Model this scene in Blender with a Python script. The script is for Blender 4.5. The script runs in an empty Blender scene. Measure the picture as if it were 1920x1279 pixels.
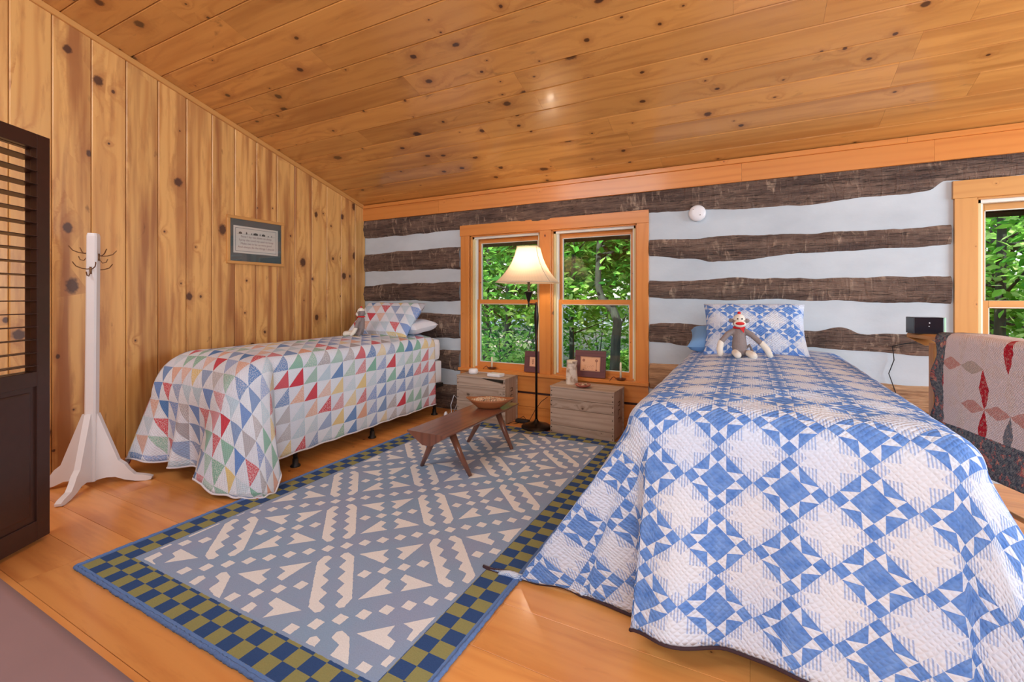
import bpy, bmesh, math, random
from mathutils import Vector, Matrix, Euler, noise
random.seed(7)
SC = bpy.context.scene
COL = SC.collection
PI = math.pi

# ------------------------------------------------------------------ camera, world, sun, large lights, exposure
FPX, HORY, YAW = 853.0, 558.0, math.atan(443.7/853)
cam = bpy.data.objects.new('camera', bpy.data.cameras.new('camera')); COL.objects.link(cam)
cam.data.sensor_width = 36; cam.data.lens = 36*FPX/1920
cam.data.shift_y = -(639.5-HORY)/1920
cam.location = (0, 0, 1.25); cam.rotation_euler = (PI/2, 0, YAW)
cam.data.clip_start = 0.02
SC.camera = cam
vs = SC.view_settings
vs.view_transform = 'Standard'; vs.look = 'None'; vs.gamma = 1; vs.use_curve_mapping = False; vs.exposure = 0.0

w = bpy.data.worlds.new('world'); SC.world = w; w.use_nodes = True
wn = w.node_tree; bg = wn.nodes['Background']
sky = wn.nodes.new('ShaderNodeTexSky'); sky.sky_type = 'NISHITA'; sky.sun_disc = False
sky.sun_elevation = math.radians(48); sky.sun_rotation = math.radians(200); sky.air_density = 1.0; sky.dust_density = 1.5
wn.links.new(sky.outputs[0], bg.inputs[0]); bg.inputs[1].default_value = 0.8

def light(name, kind, loc, target, energy, color, size=None, sy=None):
    d = bpy.data.lights.new(name, kind); o = bpy.data.objects.new(name, d); COL.objects.link(o)
    o.location = loc; d.energy = energy; d.color = color
    o.rotation_euler = (Vector(target)-Vector(loc)).to_track_quat('-Z', 'Y').to_euler()
    if kind == 'AREA':
        d.shape = 'RECTANGLE'; d.size = size; d.size_y = sy or size
    return o
sun = light('sun', 'SUN', (-3, -8, 12), (-1, 8, 0), 9.5, (1, .96, .88)); sun.data.angle = math.radians(1)
# three added fill lights inside the closed shell; no windows stand behind them
light('rear_fill_light', 'AREA', (0.6, -1.25, 1.75), (-1.2, 4, 1.2), 122, (.84, .93, 1), 3.6, 1.7)
light('right_fill_light', 'AREA', (3.9, 2.3, 1.6), (-2, 2.9, 1.0), 148, (.76, .90, 1), 2.2, 1.5)
light('high_fill_light', 'AREA', (-2.6, -1.1, 3.45), (-2.6, 2.5, .4), 66, (.88, .94, 1), 2.2, .7)

# ------------------------------------------------------------------ node expressions
def srgb(r, g, b):
    return tuple(((c/255/12.92) if c <= 10 else ((c/255+.055)/1.055)**2.4) for c in (r, g, b)) + (1,)

class X:
    """a scalar socket with arithmetic"""
    def __init__(s, t, o): s.t = t; s.o = o
    def _m(s, op, *a):
        n = s.t.nodes.new('ShaderNodeMath'); n.operation = op
        for i, v in enumerate((s,)+a):
            if isinstance(v, X): s.t.links.new(v.o, n.inputs[i])
            else: n.inputs[i].default_value = v
        return X(s.t, n.outputs[0])
    def __add__(s, b): return s._m('ADD', b)
    __radd__ = __add__
    def __sub__(s, b): return s._m('SUBTRACT', b)
    def __rsub__(s, b): return (s*-1)+b
    def __mul__(s, b): return s._m('MULTIPLY', b)
    __rmul__ = __mul__
    def __truediv__(s, b): return s._m('DIVIDE', b)
    def lt(s, b): return s._m('LESS_THAN', b)
    def gt(s, b): return s._m('GREATER_THAN', b)
    def abs(s): return s._m('ABSOLUTE')
    def floor(s): return s._m('FLOOR')
    def round(s): return (s+.5).floor()
    def mod(s, b): return s._m('FLOORED_MODULO', b)
    def mx(s, b): return s._m('MAXIMUM', b)
    def mn(s, b): return s._m('MINIMUM', b)
    def sqrt(s): return s._m('SQRT')
    def exp(s): return s._m('EXPONENT')
    def sin(s): return s._m('SINE')
    def pow(s, b): return s._m('POWER', b)
    def clamp(s): return s.mx(0).mn(1)
    def step(s, a, b):   # smooth ramp a..b
        return ((s-a)/(b-a)).clamp()
    def inv(s): return 1-s

class M:
    def __init__(s, name, rough=.6, spec=.5):
        s.m = bpy.data.materials.new(name); s.m.use_nodes = True; s.t = s.m.node_tree
        s.b = s.t.nodes['Principled BSDF']; s.b.inputs['Roughness'].default_value = rough
        s.b.inputs['Specular IOR Level'].default_value = spec
    def uv(s):
        n = s.t.nodes.new('ShaderNodeUVMap'); n.uv_map = 'UVMap'; return s.split(n.outputs[0])
    def obj(s):
        n = s.t.nodes.new('ShaderNodeTexCoord'); return s.split(n.outputs['Object'])
    def split(s, o):
        q = s.t.nodes.new('ShaderNodeSeparateXYZ'); s.t.links.new(o, q.inputs[0]); return [X(s.t, q.outputs[i]) for i in range(3)]
    def vec(s, x, y, z=0):
        q = s.t.nodes.new('ShaderNodeCombineXYZ')
        for i, v in enumerate((x, y, z)):
            if isinstance(v, X): s.t.links.new(v.o, q.inputs[i])
            else: q.inputs[i].default_value = v
        return q.outputs[0]
    def noise(s, v, scale=1, detail=2, rough=.5, dist=0):
        n = s.t.nodes.new('ShaderNodeTexNoise'); s.t.links.new(v, n.inputs['Vector'])
        n.inputs['Scale'].default_value = scale; n.inputs['Detail'].default_value = detail
        n.inputs['Roughness'].default_value = rough; n.inputs['Distortion'].default_value = dist
        return X(s.t, n.outputs[0])
    def vor(s, v, scale=1, feature='F1', dims='2D', rnd=1):
        n = s.t.nodes.new('ShaderNodeTexVoronoi'); n.voronoi_dimensions = dims; n.feature = feature
        s.t.links.new(v, n.inputs['Vector']); n.inputs['Scale'].default_value = scale; n.inputs['Randomness'].default_value = rnd
        return n
    def white(s, v):
        n = s.t.nodes.new('ShaderNodeTexWhiteNoise'); n.noise_dimensions = '2D'; s.t.links.new(v, n.inputs['Vector'])
        return X(s.t, n.outputs[0])
    def mix(s, f, a, b):
        n = s.t.nodes.new('ShaderNodeMix'); n.data_type = 'RGBA'
        for k, v in ((0, f), (6, a), (7, b)):
            if isinstance(v, X): s.t.links.new(v.o, n.inputs[k])
            elif isinstance(v, tuple) or isinstance(v, (int, float)): n.inputs[k].default_value = v
            else: s.t.links.new(v, n.inputs[k])
        return n.outputs[2]
    def mul(s, c, f):   # colour times scalar
        n = s.t.nodes.new('ShaderNodeVectorMath'); n.operation = 'SCALE'
        if isinstance(c, tuple): n.inputs[0].default_value = c[:3]
        else: s.t.links.new(c, n.inputs[0])
        s.t.links.new(f.o, n.inputs['Scale']); return n.outputs[0]
    def ramp(s, f, stops, const=False):
        n = s.t.nodes.new('ShaderNodeValToRGB'); s.t.links.new(f.o, n.inputs[0]); e = n.color_ramp.elements
        if const: n.color_ramp.interpolation = 'CONSTANT'
        while len(e) < len(stops): e.new(.5)
        for i, (p, c) in enumerate(stops): e[i].position = p; e[i].color = c
        return n.outputs[0]
    def color(s, c):
        if isinstance(c, tuple): s.b.inputs['Base Color'].default_value = c
        else: s.t.links.new(c, s.b.inputs['Base Color'])
        return s
    def set(s, k, v):
        if isinstance(v, X): s.t.links.new(v.o, s.b.inputs[k])
        else: s.b.inputs[k].default_value = v
        return s
    def bump(s, h, dist=.01, strength=1):
        n = s.t.nodes.new('ShaderNodeBump'); s.t.links.new(h.o, n.inputs['Height'])
        n.inputs['Distance'].default_value = dist; n.inputs['Strength'].default_value = strength
        s.t.links.new(n.outputs[0], s.b.inputs['Normal']); return s

def wood(name, light_c, dark_c, knot_c, rough=.35, knots=.5, kl=.34, kw=.11, grain=34, gstr=.4, tint=.1, size=.02, coat=0, streak=.5, halo=None, smoke=0, heart=0):
    """planks: UV u runs along the grain, v across; every plank has its own integer v offset"""
    m = M(name, rough); u, v, _ = m.uv()
    pid = m.white(m.vec(v.floor(), 3.7)); pid2 = m.white(m.vec(v.floor(), 9.1)); pid3 = m.white(m.vec(v.floor(), 17.3))
    lo = m.noise(m.vec(u*.9, v*5), 1, 2, .5)
    vo = m.vor(m.vec(u/kl, v/kw), 1, rnd=1)
    px, py, _ = m.split(vo.outputs['Position']); cr, cg, cb = m.split(vo.outputs['Color'])
    dx = (u-px*kl)*(.60+cb*.35); dy = v-py*kw
    wob = m.noise(m.vec(u*45, v*45), 1, 3)
    r = (dx*dx+dy*dy).sqrt()*(.6+wob*.8)
    on = cr.lt(knots*(.5+pid3)); R = (cg.pow(2.2)*.95+.18)*size
    near = ((r/(R*3.2))*-1).exp()*on
    ph = v*grain + lo*4*(.5+pid) + near*6 + m.noise(m.vec(u*.35, v*2.2), 1, 2)*5
    band = ((ph*2.6).sin()*.5+.5).pow(3)
    patch = m.noise(m.vec(u*.7+pid*9, v*4), 1, 2).step(.42, .62)
    fine = m.noise(m.vec(u*2.4, v*150), 1, 3, .6)
    g = band*(.25+patch*.75)*gstr + fine*.28*gstr
    c = m.mix(g, light_c, dark_c)
    if heart:   # broad brownish heartwood running along some planks
        hw = m.noise(m.vec(u*.55+pid*31, v*9+pid2*7), 1, 3, .5).step(.46, .60)*pid2.step(.1, .7)
        c = m.mix(hw*heart, c, halo)
    sm = m.noise(m.vec(u*2.1+pid*19, v*15+pid2*5), 1, 5, .6).step(.52, .74)*streak
    c = m.mix(sm, c, halo or dark_c)
    if smoke:   # rare dark smoky blotches
        sk = m.noise(m.vec(u*3.0+pid*5, v*7+3.1), 1, 4, .6, .6).step(.66, .78)
        c = m.mix(sk*smoke, c, knot_c)
    c = m.mix(((r/(R*4.2)).step(.15, 1).inv()*on).pow(1.5)*.65, c, halo or dark_c)
    c = m.mix((r/R).step(.7, 1.1).inv()*on*.92, c, knot_c)
    c = m.mul(c, 1-tint+pid*tint*2)
    m.color(c); m.bump(fine*.25+band*.15-near*.4, .0012, .45)
    if coat: m.set('Coat Weight', coat); m.b.inputs['Coat Roughness'].default_value = .14
    return m.m

def plain(name, c, rough=.6, metal=0, noise=0, nscale=20, bump=0, spec=.5):
    m = M(name, rough, spec)
    if noise:
        x, y, z = m.obj(); n = m.noise(m.vec(x, y, z), nscale, 4)
        m.color(m.mul(c, 1-noise+n*noise*2))
        if bump: m.bump(n, bump)
    else: m.color(c)
    m.set('Metallic', metal); return m.m

W = {}
W['wall'] = wood('knotty_pine_wall', srgb(226, 174, 104), srgb(186, 120, 60), srgb(74, 42, 28), .42, .46, .42, .15, 30, .55, .10, .034, .1, .7, srgb(164, 104, 58), .7, .9)
W['ceil'] = wood('knotty_pine_ceiling', srgb(218, 160, 88), srgb(182, 118, 56), srgb(72, 40, 24), .28, .46, .46, .14, 26, .45, .09, .030, .6, .42, srgb(164, 104, 50), .6, .45)
W['floor'] = wood('pine_floor', srgb(234, 164, 92), srgb(206, 126, 62), srgb(84, 42, 22), .32, .28, .6, .15, 26, .45, .07, .020, .2, .45, srgb(188, 108, 52), .2, .6)
W['trim'] = wood('pine_trim', srgb(216, 140, 68), srgb(186, 102, 42), srgb(90, 44, 20), .36, .30, .4, .11, 40, .4, .04, .012, .2, .3, srgb(206, 116, 52))
W['trim2'] = wood('light_pine_trim', srgb(208, 152, 86), srgb(180, 120, 60), srgb(90, 50, 28), .4, .25, .4, .11, 40, .4, .04, .012, .15, .2)
W['crate'] = wood('weathered_crate_wood', srgb(188, 166, 148), srgb(146, 122, 104), srgb(92, 68, 52), .8, .3, .35, .1, 45, .7, .06, .014, 0, .7, srgb(150, 124, 104), .3, .3)
W['walnut'] = wood('dark_walnut', srgb(132, 84, 64), srgb(92, 56, 44), srgb(60, 34, 26), .30, 0, .35, .1, 40, .6, .05, .014, .4, .5)
W['bowl'] = wood('bowl_wood', srgb(168, 104, 62), srgb(116, 66, 38), srgb(70, 36, 20), .5, 0, .35, .1, 60, .6, .05, .014, 0, .5)
W['rack'] = wood('quilt_rack_wood', srgb(200, 144, 84), srgb(164, 108, 58), srgb(90, 50, 28), .4, 0, .35, .1, 40, .5, .05, .014, .1, .4)
W['espresso'] = plain('espresso_paint', srgb(62, 38, 32), .34, 0, .2, 30)
W['white'] = plain('worn_white_paint', srgb(226, 222, 222), .5, 0, .04, 12)
W['vinyl'] = plain('white_vinyl_track', srgb(226, 226, 218), .5)
W['track'] = plain('beige_jamb_liner', srgb(214, 200, 150), .5)
W['bronze'] = plain('dark_bronze', srgb(52, 46, 44), .32, .85)
W['hookmetal'] = plain('old_brass', srgb(128, 92, 62), .45, .7)
W['steel'] = plain('dark_steel', srgb(50, 46, 46), .45, .6)
W['black'] = plain('black_plastic', srgb(22, 20, 30), .22)
W['blackcord'] = plain('black_cord', srgb(26, 22, 22), .6)
W['whiteplastic'] = plain('white_plastic', srgb(235, 236, 240), .35)
W['leather'] = plain('brown_leather', srgb(136, 110, 112), .5, 0, .12, 4)
W['sheet'] = plain('white_sheet', srgb(226, 230, 238), .85, 0, .03, 6)
W['bluesheet'] = plain('blue_sheet', srgb(120, 168, 220), .85, 0, .05, 6)
W['wax'] = plain('candle_wax', srgb(232, 226, 200), .5)
W['rust'] = plain('rusty_iron', srgb(110, 62, 40), .6, .4, .25, 40)
W['nail'] = plain('rusty_nail', srgb(60, 36, 26), .7)
W['plum'] = wood('plum_stained_wood', srgb(104, 60, 62), srgb(80, 44, 48), srgb(50, 30, 30), .5, 0, .3, .1, 90, .6, .04, .01)
W['linen'] = plain('peach_linen', srgb(228, 178, 142), .9, 0, .08, 150)
W['thread'] = plain('dark_red_thread', srgb(122, 44, 48), .9)
W['red'] = plain('red_felt', srgb(206, 30, 34), .85)
W['sock'] = plain('grey_sock_knit', srgb(140, 128, 126), .95, 0, .28, 320, .002)
W['sockwhite'] = plain('cream_sock_knit', srgb(232, 226, 214), .95, 0, .06, 300, .002)
W['clay'] = plain('red_clay', srgb(172, 92, 76), .5, 0, .2, 30)
W['bulb'] = None

def nodesimple():
    # chinking: plaster between the logs
    m = M('white_chinking', .85); x, y, z = m.obj(); n = m.noise(m.vec(x*1.5, y, z*3), 1.3, 4); f = m.noise(m.vec(x, y, z), 40, 3)
    m.color(m.mix(n.step(.35, .7), srgb(200, 211, 219), srgb(184, 195, 204))); m.bump(n*.6+f*.15, .012, .6); W['chink'] = m.m
    # hand hewn logs
    m = M('hewn_log', .8); x, y, z = m.obj()
    lo = m.noise(m.vec(x*1.2, y, z*9), 1.6, 5, .6); fine = m.noise(m.vec(x*6, y*4, z*70), 1.6, 5, .65, .4); blot = m.noise(m.vec(x*2.2, y, z*3.5), 1.6, 5, .6)
    axe = m.noise(m.vec(x*22, y, z*6), 1.0, 3, .6, 1.2)
    crack = m.noise(m.vec(x*.9, y, z*26), 1.5, 4, .6)
    c = m.mix(lo.step(.3, .7), srgb(84, 66, 60), srgb(150, 124, 108))
    c = m.mix(fine.step(.45, .72)*.55, c, srgb(50, 38, 36))
    c = m.mix(axe.step(.53, .68)*blot.step(.44, .56)*.7, c, srgb(204, 178, 154))
    c = m.mix((crack-.5).abs().lt(.012)*.8, c, srgb(30, 22, 20))
    c = m.mix(blot.step(.25, .4).inv()*.5, c, srgb(66, 54, 56))
    m.color(c); m.bump(lo+fine*.6+axe*.5, .03, 1); W['log'] = m.m
    m = M('pale_hewn_log', .8); x, y, z = m.obj(); f = m.noise(m.vec(x*3, y, z*40), 1.6, 5, .65, .4); f2 = m.noise(m.vec(x*1.2, y, z*9), 1.6, 4)
    m.color(m.mix(f.step(.4, .65), srgb(196, 156, 118), srgb(140, 104, 76))); m.bump(f+f2, .02, .8); W['logpale'] = m.m
    # glass pane: clear with faint reflection
    m = M('window_glass', .02); t = m.t
    tr = t.nodes.new('ShaderNodeBsdfTransparent'); gl = t.nodes.new('ShaderNodeBsdfGlossy'); gl.inputs['Roughness'].default_value = .02
    fr = t.nodes.new('ShaderNodeFresnel'); fr.inputs[0].default_value = 1.45; mx = t.nodes.new('ShaderNodeMixShader')
    t.links.new(fr.outputs[0], mx.inputs[0]); t.links.new(tr.outputs[0], mx.inputs[1]); t.links.new(gl.outputs[0], mx.inputs[2])
    t.links.new(mx.outputs[0], t.nodes['Material Output'].inputs[0]); W['glass'] = m.m
    # lamp shade
    m = M('pleated_lamp_shade', .8); t = m.t; u, v, _ = m.uv(); pl = ((u*420).sin()*.5+.5)
    m.color(m.mul(srgb(236, 218, 190), .93+pl*.07))
    tl = t.nodes.new('ShaderNodeBsdfTranslucent'); tl.inputs[0].default_value = srgb(250, 238, 222); mx = t.nodes.new('ShaderNodeMixShader'); mx.inputs[0].default_value = .5
    t.links.new(m.b.outputs[0], mx.inputs[1]); t.links.new(tl.outputs[0], mx.inputs[2]); t.links.new(mx.outputs[0], t.nodes['Material Output'].inputs[0]); W['shade'] = m.m
    # birch bark
    m = M('birch_bark', .8); x, y, z = m.obj(); n = m.noise(m.vec(x*3, y*3, z*2), 8, 4); l = m.noise(m.vec(x*4, y*4, z*60), 4, 3)
    c = m.mix(n.step(.5, .65), srgb(222, 210, 196), srgb(168, 142, 120)); c = m.mix(l.step(.62, .7)*.7, c, srgb(100, 84, 76)); m.color(c); m.bump(n, .01); W['birch'] = m.m
    # nuts / potpourri
    m = M('dried_nuts', .7); x, y, z = m.obj(); vo = m.vor(m.vec(x, y, z), 60, dims='3D'); cr, cg, cb = m.split(vo.outputs['Color'])
    m.color(m.ramp(cr, [(0, srgb(214, 184, 150)), (.4, srgb(176, 128, 92)), (.75, srgb(226, 204, 176)), (1, srgb(120, 76, 50))])); W['nuts'] = m.m
    # bark of outside trees
    m = M('tree_bark', .9); x, y, z = m.obj(); n = m.noise(m.vec(x*6, y*6, z*1.5), 3, 5); m.color(m.mix(n.step(.3, .7), srgb(26, 34, 30), srgb(62, 70, 58))); m.bump(n, .03); W['bark'] = m.m
    # forest floor
    m = M('leaf_litter', .95); x, y, z = m.obj(); n = m.noise(m.vec(x, y, z), .8, 6, .6); f = m.noise(m.vec(x, y, z), 14, 5, .7)
    c = m.mix(f.step(.35, .65), srgb(120, 104, 80), srgb(206, 192, 176)); c = m.mix(n.step(.48, .56)*.8, c, srgb(92, 128, 58)); m.color(c); m.bump(f, .05); W['litter'] = m.m
    m = M('gravel_road', .95); x, y, z = m.obj(); f = m.noise(m.vec(x, y, z), 25, 5, .7); m.color(m.mix(f, srgb(176, 180, 184), srgb(226, 222, 220))); W['gravel'] = m.m
    # leaves
    for nm, a, b, c3 in (('leaf_green', (30, 100, 30), (84, 158, 52), (164, 214, 104)), ('leaf_light', (60, 132, 38), (130, 188, 70), (212, 236, 150)), ('leaf_dark', (18, 66, 30), (44, 108, 44), (100, 160, 76))):
        m = M(nm, .7, .25); t = m.t; u, v, _ = m.uv(); r = m.white(m.vec(u.floor(), v.floor()))
        c = m.ramp(r, [(0, srgb(*a)), (.6, srgb(*b)), (1, srgb(*c3))]); m.color(c)
        tl = t.nodes.new('ShaderNodeBsdfTranslucent'); t.links.new(c, tl.inputs[0]); mx = t.nodes.new('ShaderNodeMixShader'); mx.inputs[0].default_value = .45
        t.links.new(m.b.outputs[0], mx.inputs[1]); t.links.new(tl.outputs[0], mx.inputs[2]); t.links.new(mx.outputs[0], t.nodes['Material Output'].inputs[0]); W[nm] = m.m
nodesimple()

def quilt_bump(m, u, v, k=1, extra=None):
    n = m.noise(m.vec(u, v), 38*k, 2, .5); n2 = m.noise(m.vec(u, v), 9, 3)
    wave = (((u+v)*150*k+n2*9).sin()*((u-v)*150*k+n2*7).sin()).abs()
    h = wave*.5+n*.8+n2*.6
    if extra is not None: h = h+extra
    m.bump(h, .006, .8)

def mat_star_quilt(name, P=.212, cu=0, cv=0, scale=1):
    m = M(name, .95, .1); u, v, _ = m.uv(); u = (u-cu)/scale; v = (v-cv)/scale
    jit = m.noise(m.vec(u, v), 7, 2)*.012
    a = (u+v+jit)/P; b = (u-v+jit)/P; ra = a.round(); rb = b.round()
    par = (ra+rb).mod(2).lt(.5); A = (a-ra).abs(); B = (b-rb).abs(); mx = A.mx(B); mn = A.mn(B); c = .265
    cen = mx.lt(c); cor = mn.gt(c); goose = (mn/c).lt((mx-c)/(.5-c))*cen.inv()*cor.inv()
    body = (cen+cor+goose).clamp(); edge = (cor+goose).clamp()
    stripe = ((u*(2*PI/.0092)).sin()).gt(.1)
    n = m.noise(m.vec(u, v), 30, 4); n2 = m.noise(m.vec(u, v), 2.2, 2)
    blue = m.mix(n.step(.3, .7), srgb(86, 130, 204), srgb(120, 160, 224)); cream = m.mix(n2.step(.4, .6), srgb(210, 224, 246), srgb(218, 226, 238))
    f = par*body + par.inv()*edge*stripe*.58
    m.color(m.mix(f.clamp(), cream, blue)); seam = (mx-c).abs().lt(.012)+(mx.gt(.485))
    quilt_bump(m, u, v, 1, seam*-.5); return m.m

def mat_patch_quilt(name, P=.125, cu=0, cv=0):
    m = M(name, .9, .15); u, v, _ = m.uv(); u = (u-cu)/P; v = (v-cv)/P
    iu = u.floor(); iv = v.floor(); fu = u-iu; fv = v-iv
    tri = (fu+fv).gt(1); h = m.white(m.vec(iu+3.3, iv+7.7)); h2 = m.white(m.vec(iu+31.3, iv+2.7)); h3 = m.white(m.vec(iu+11.3, iv+52.7))
    pr = m.noise(m.vec(u, v), 16, 2).step(.48, .56); hue = m.ramp(h, [(0, srgb(206, 62, 78)), (.12, srgb(86, 134, 196)), (.30, srgb(112, 150, 214)), (.40, srgb(128, 186, 166)), (.54, srgb(226, 204, 142)), (.66, srgb(224, 168, 140)), (.74, srgb(172, 170, 178)), (.87, srgb(188, 214, 232))], True)
    hue = m.mix(pr*h2.gt(.4)*.45, hue, srgb(236, 234, 236)); hue = m.mix(h3*.42, hue, srgb(222, 228, 238))
    wh = m.mix(h2.gt(.6)*.5, srgb(228, 236, 248), srgb(216, 222, 238))
    m.color(m.mix(tri, wh, hue)); seam = (fu.mn(fv)).lt(.04)+((fu+fv-1).abs().lt(.035))
    quilt_bump(m, u*P, v*P, 1.2, seam*-.6); return m.m

def mat_rug():
    m = M('kilim_pattern_rug', .95, .1); u, v, _ = m.uv()
    X0, X1, Y0, Y1 = -2.76, -.90, .93, 3.90
    wob = (m.noise(m.vec(u, v), 60, 2)-.5)*.006; uu = u+wob; vv = v+wob
    p = (uu+vv)*.70711+.147; q = (vv-uu)*.70711-2.145
    dp = (p+.26).mod(.52)-.26; dq = (q+.2725).mod(.545)-.2725; ap = dp.abs(); aq = dq.abs()
    ps = (p.mod(.08667)-.04333).abs(); rowd = (.2725-aq).abs()
    sq1 = (ps+rowd).lt(.032); e = .26-ap; sq2 = (ps+aq).lt(.032)*e.lt(.165)
    t9 = (dq/.09-(dq/.09).round()).abs()*2
    bar = ap.gt(.018+t9*.03)*ap.lt(.082)*aq.lt(.205)*(ap+aq*.6).lt(.178)*(ap*-1+aq).lt(.185)
    emin = (.047-(aq-.13).abs()*.7).mx(.018+(.092-aq)*.79)
    arr = e.gt(emin)*aq.lt(.174)*aq.gt(.058+(e-.045)*1.065)*e.lt(.16)
    cream = (sq1+sq2+bar+arr).clamp()
    dl = uu-X0; dr = X1-uu; db = vv-Y0; dt = Y1-vv; ed = dl.mn(dr).mn(db.mn(dt))
    side = dl.mn(dr).lt(db.mn(dt))
    ck = (((u-X0-.02)/.07).floor()+((v-Y0-.02)/.065).floor()).mod(2).lt(.5)
    n = m.noise(m.vec(u, v), 160, 3, .7); n2 = m.noise(m.vec(u, v), 3, 3)
    ground = m.mix(n2.step(.35, .65), srgb(152, 166, 196), srgb(144, 170, 200))
    c = m.mix(cream, ground, srgb(232, 232, 232))
    chk = m.mix(ck, srgb(56, 84, 134), srgb(150, 148, 98))
    c = m.mix(ed.lt(.178), c, srgb(146, 168, 200)); c = m.mix(ed.lt(.163), c, chk); c = m.mix(ed.lt(.02), c, srgb(104, 136, 190))
    m.color(m.mul(c, .86+n*.28)); m.bump(n*.8+cream*1.2, .004, .8); return m.m

def mat_floral_quilt():
    m = M('faded_floral_quilt', .95, .1); u, v, _ = m.uv()   # u 0..1.1 along rack, v down from the top
    n = m.noise(m.vec(u, v), 60, 3, .7); vo = m.vor(m.vec(u, v), 15); vd = X(m.t, vo.outputs['Distance']); cr, cg, cb = m.split(vo.outputs['Color'])
    dark = m.mix(n.step(.4, .6), srgb(76, 86, 100), srgb(130, 134, 138)); n3 = m.noise(m.vec(u, v), 26, 4, .7, .8); n4 = m.noise(m.vec(u, v+7), 16, 3, .6, 1.0); dark = m.mix(n3.step(.52, .57)*n4.gt(.47), dark, m.ramp(n3*3-1.2, [(.2, srgb(160, 52, 66)), (.55, srgb(196, 120, 116)), (.9, srgb(204, 188, 158))]))
    ju = (n4-.5)*.02; u = u+ju; v = v+(n3-.5)*.015
    pale = m.mix(m.noise(m.vec(u, v), 3, 2), srgb(228, 214, 216), srgb(218, 206, 208))
    # pointed-oval petals on a lattice: two families of lens shapes
    a = (u-.215)/.15; b = (v-.02)/.195
    fa = a-a.round(); fb = b-b.round(); fc = a-a.floor()-.5; fd = b-b.floor()-.5
    def lens(x, y, wd): return (x.abs()).lt(wd*(1-(y*2).abs().pow(1.25)))
    l1 = lens(fa, fd, .19); l2 = lens(fb, fc, .17)
    h = m.white(m.vec(a.round()+1.5, b.floor()+.2)); h2 = m.white(m.vec(a.floor()+8.5, b.round()+.7))
    st = [(0, srgb(184, 40, 56)), (.34, srgb(118, 124, 134)), (.6, srgb(208, 158, 152)), (.7, srgb(224, 210, 208))]
    pc = m.mix(n.step(.5, .6)*.4, m.ramp(h, st, True), srgb(206, 180, 170)); pc2 = m.mix(n.step(.5, .6)*.5, m.ramp(h2, [(0, srgb(204, 152, 146)), (.22, srgb(224, 210, 210)), (.85, srgb(190, 176, 168))], True), srgb(212, 190, 182))
    c = m.mix(l2, pale, pc2); c = m.mix(l1, c, pc)
    border = ((u).lt(.085)+(v).gt(.54)).clamp(); c = m.mix(border, c, dark)
    m.color(c); quilt_bump(m, u, v, 1.6); return m.m
W['starquilt'] = mat_star_quilt('blue_star_quilt', .212, -.300, 1.56)
W['starpillow'] = mat_star_quilt('blue_star_pillow', .212, 0, 0, .88)
W['patchquilt'] = mat_patch_quilt('triangle_patch_quilt', .125, -2.92+.04, 2.167)
W['patchpillow'] = mat_patch_quilt('triangle_patch_pillow', .125, .03, .02)
W['rug'] = mat_rug(); W['floral'] = mat_floral_quilt()
W['rugedge'] = plain('blue_wool_edge', srgb(98, 130, 184), .95, 0, .25, 120, .004)

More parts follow.
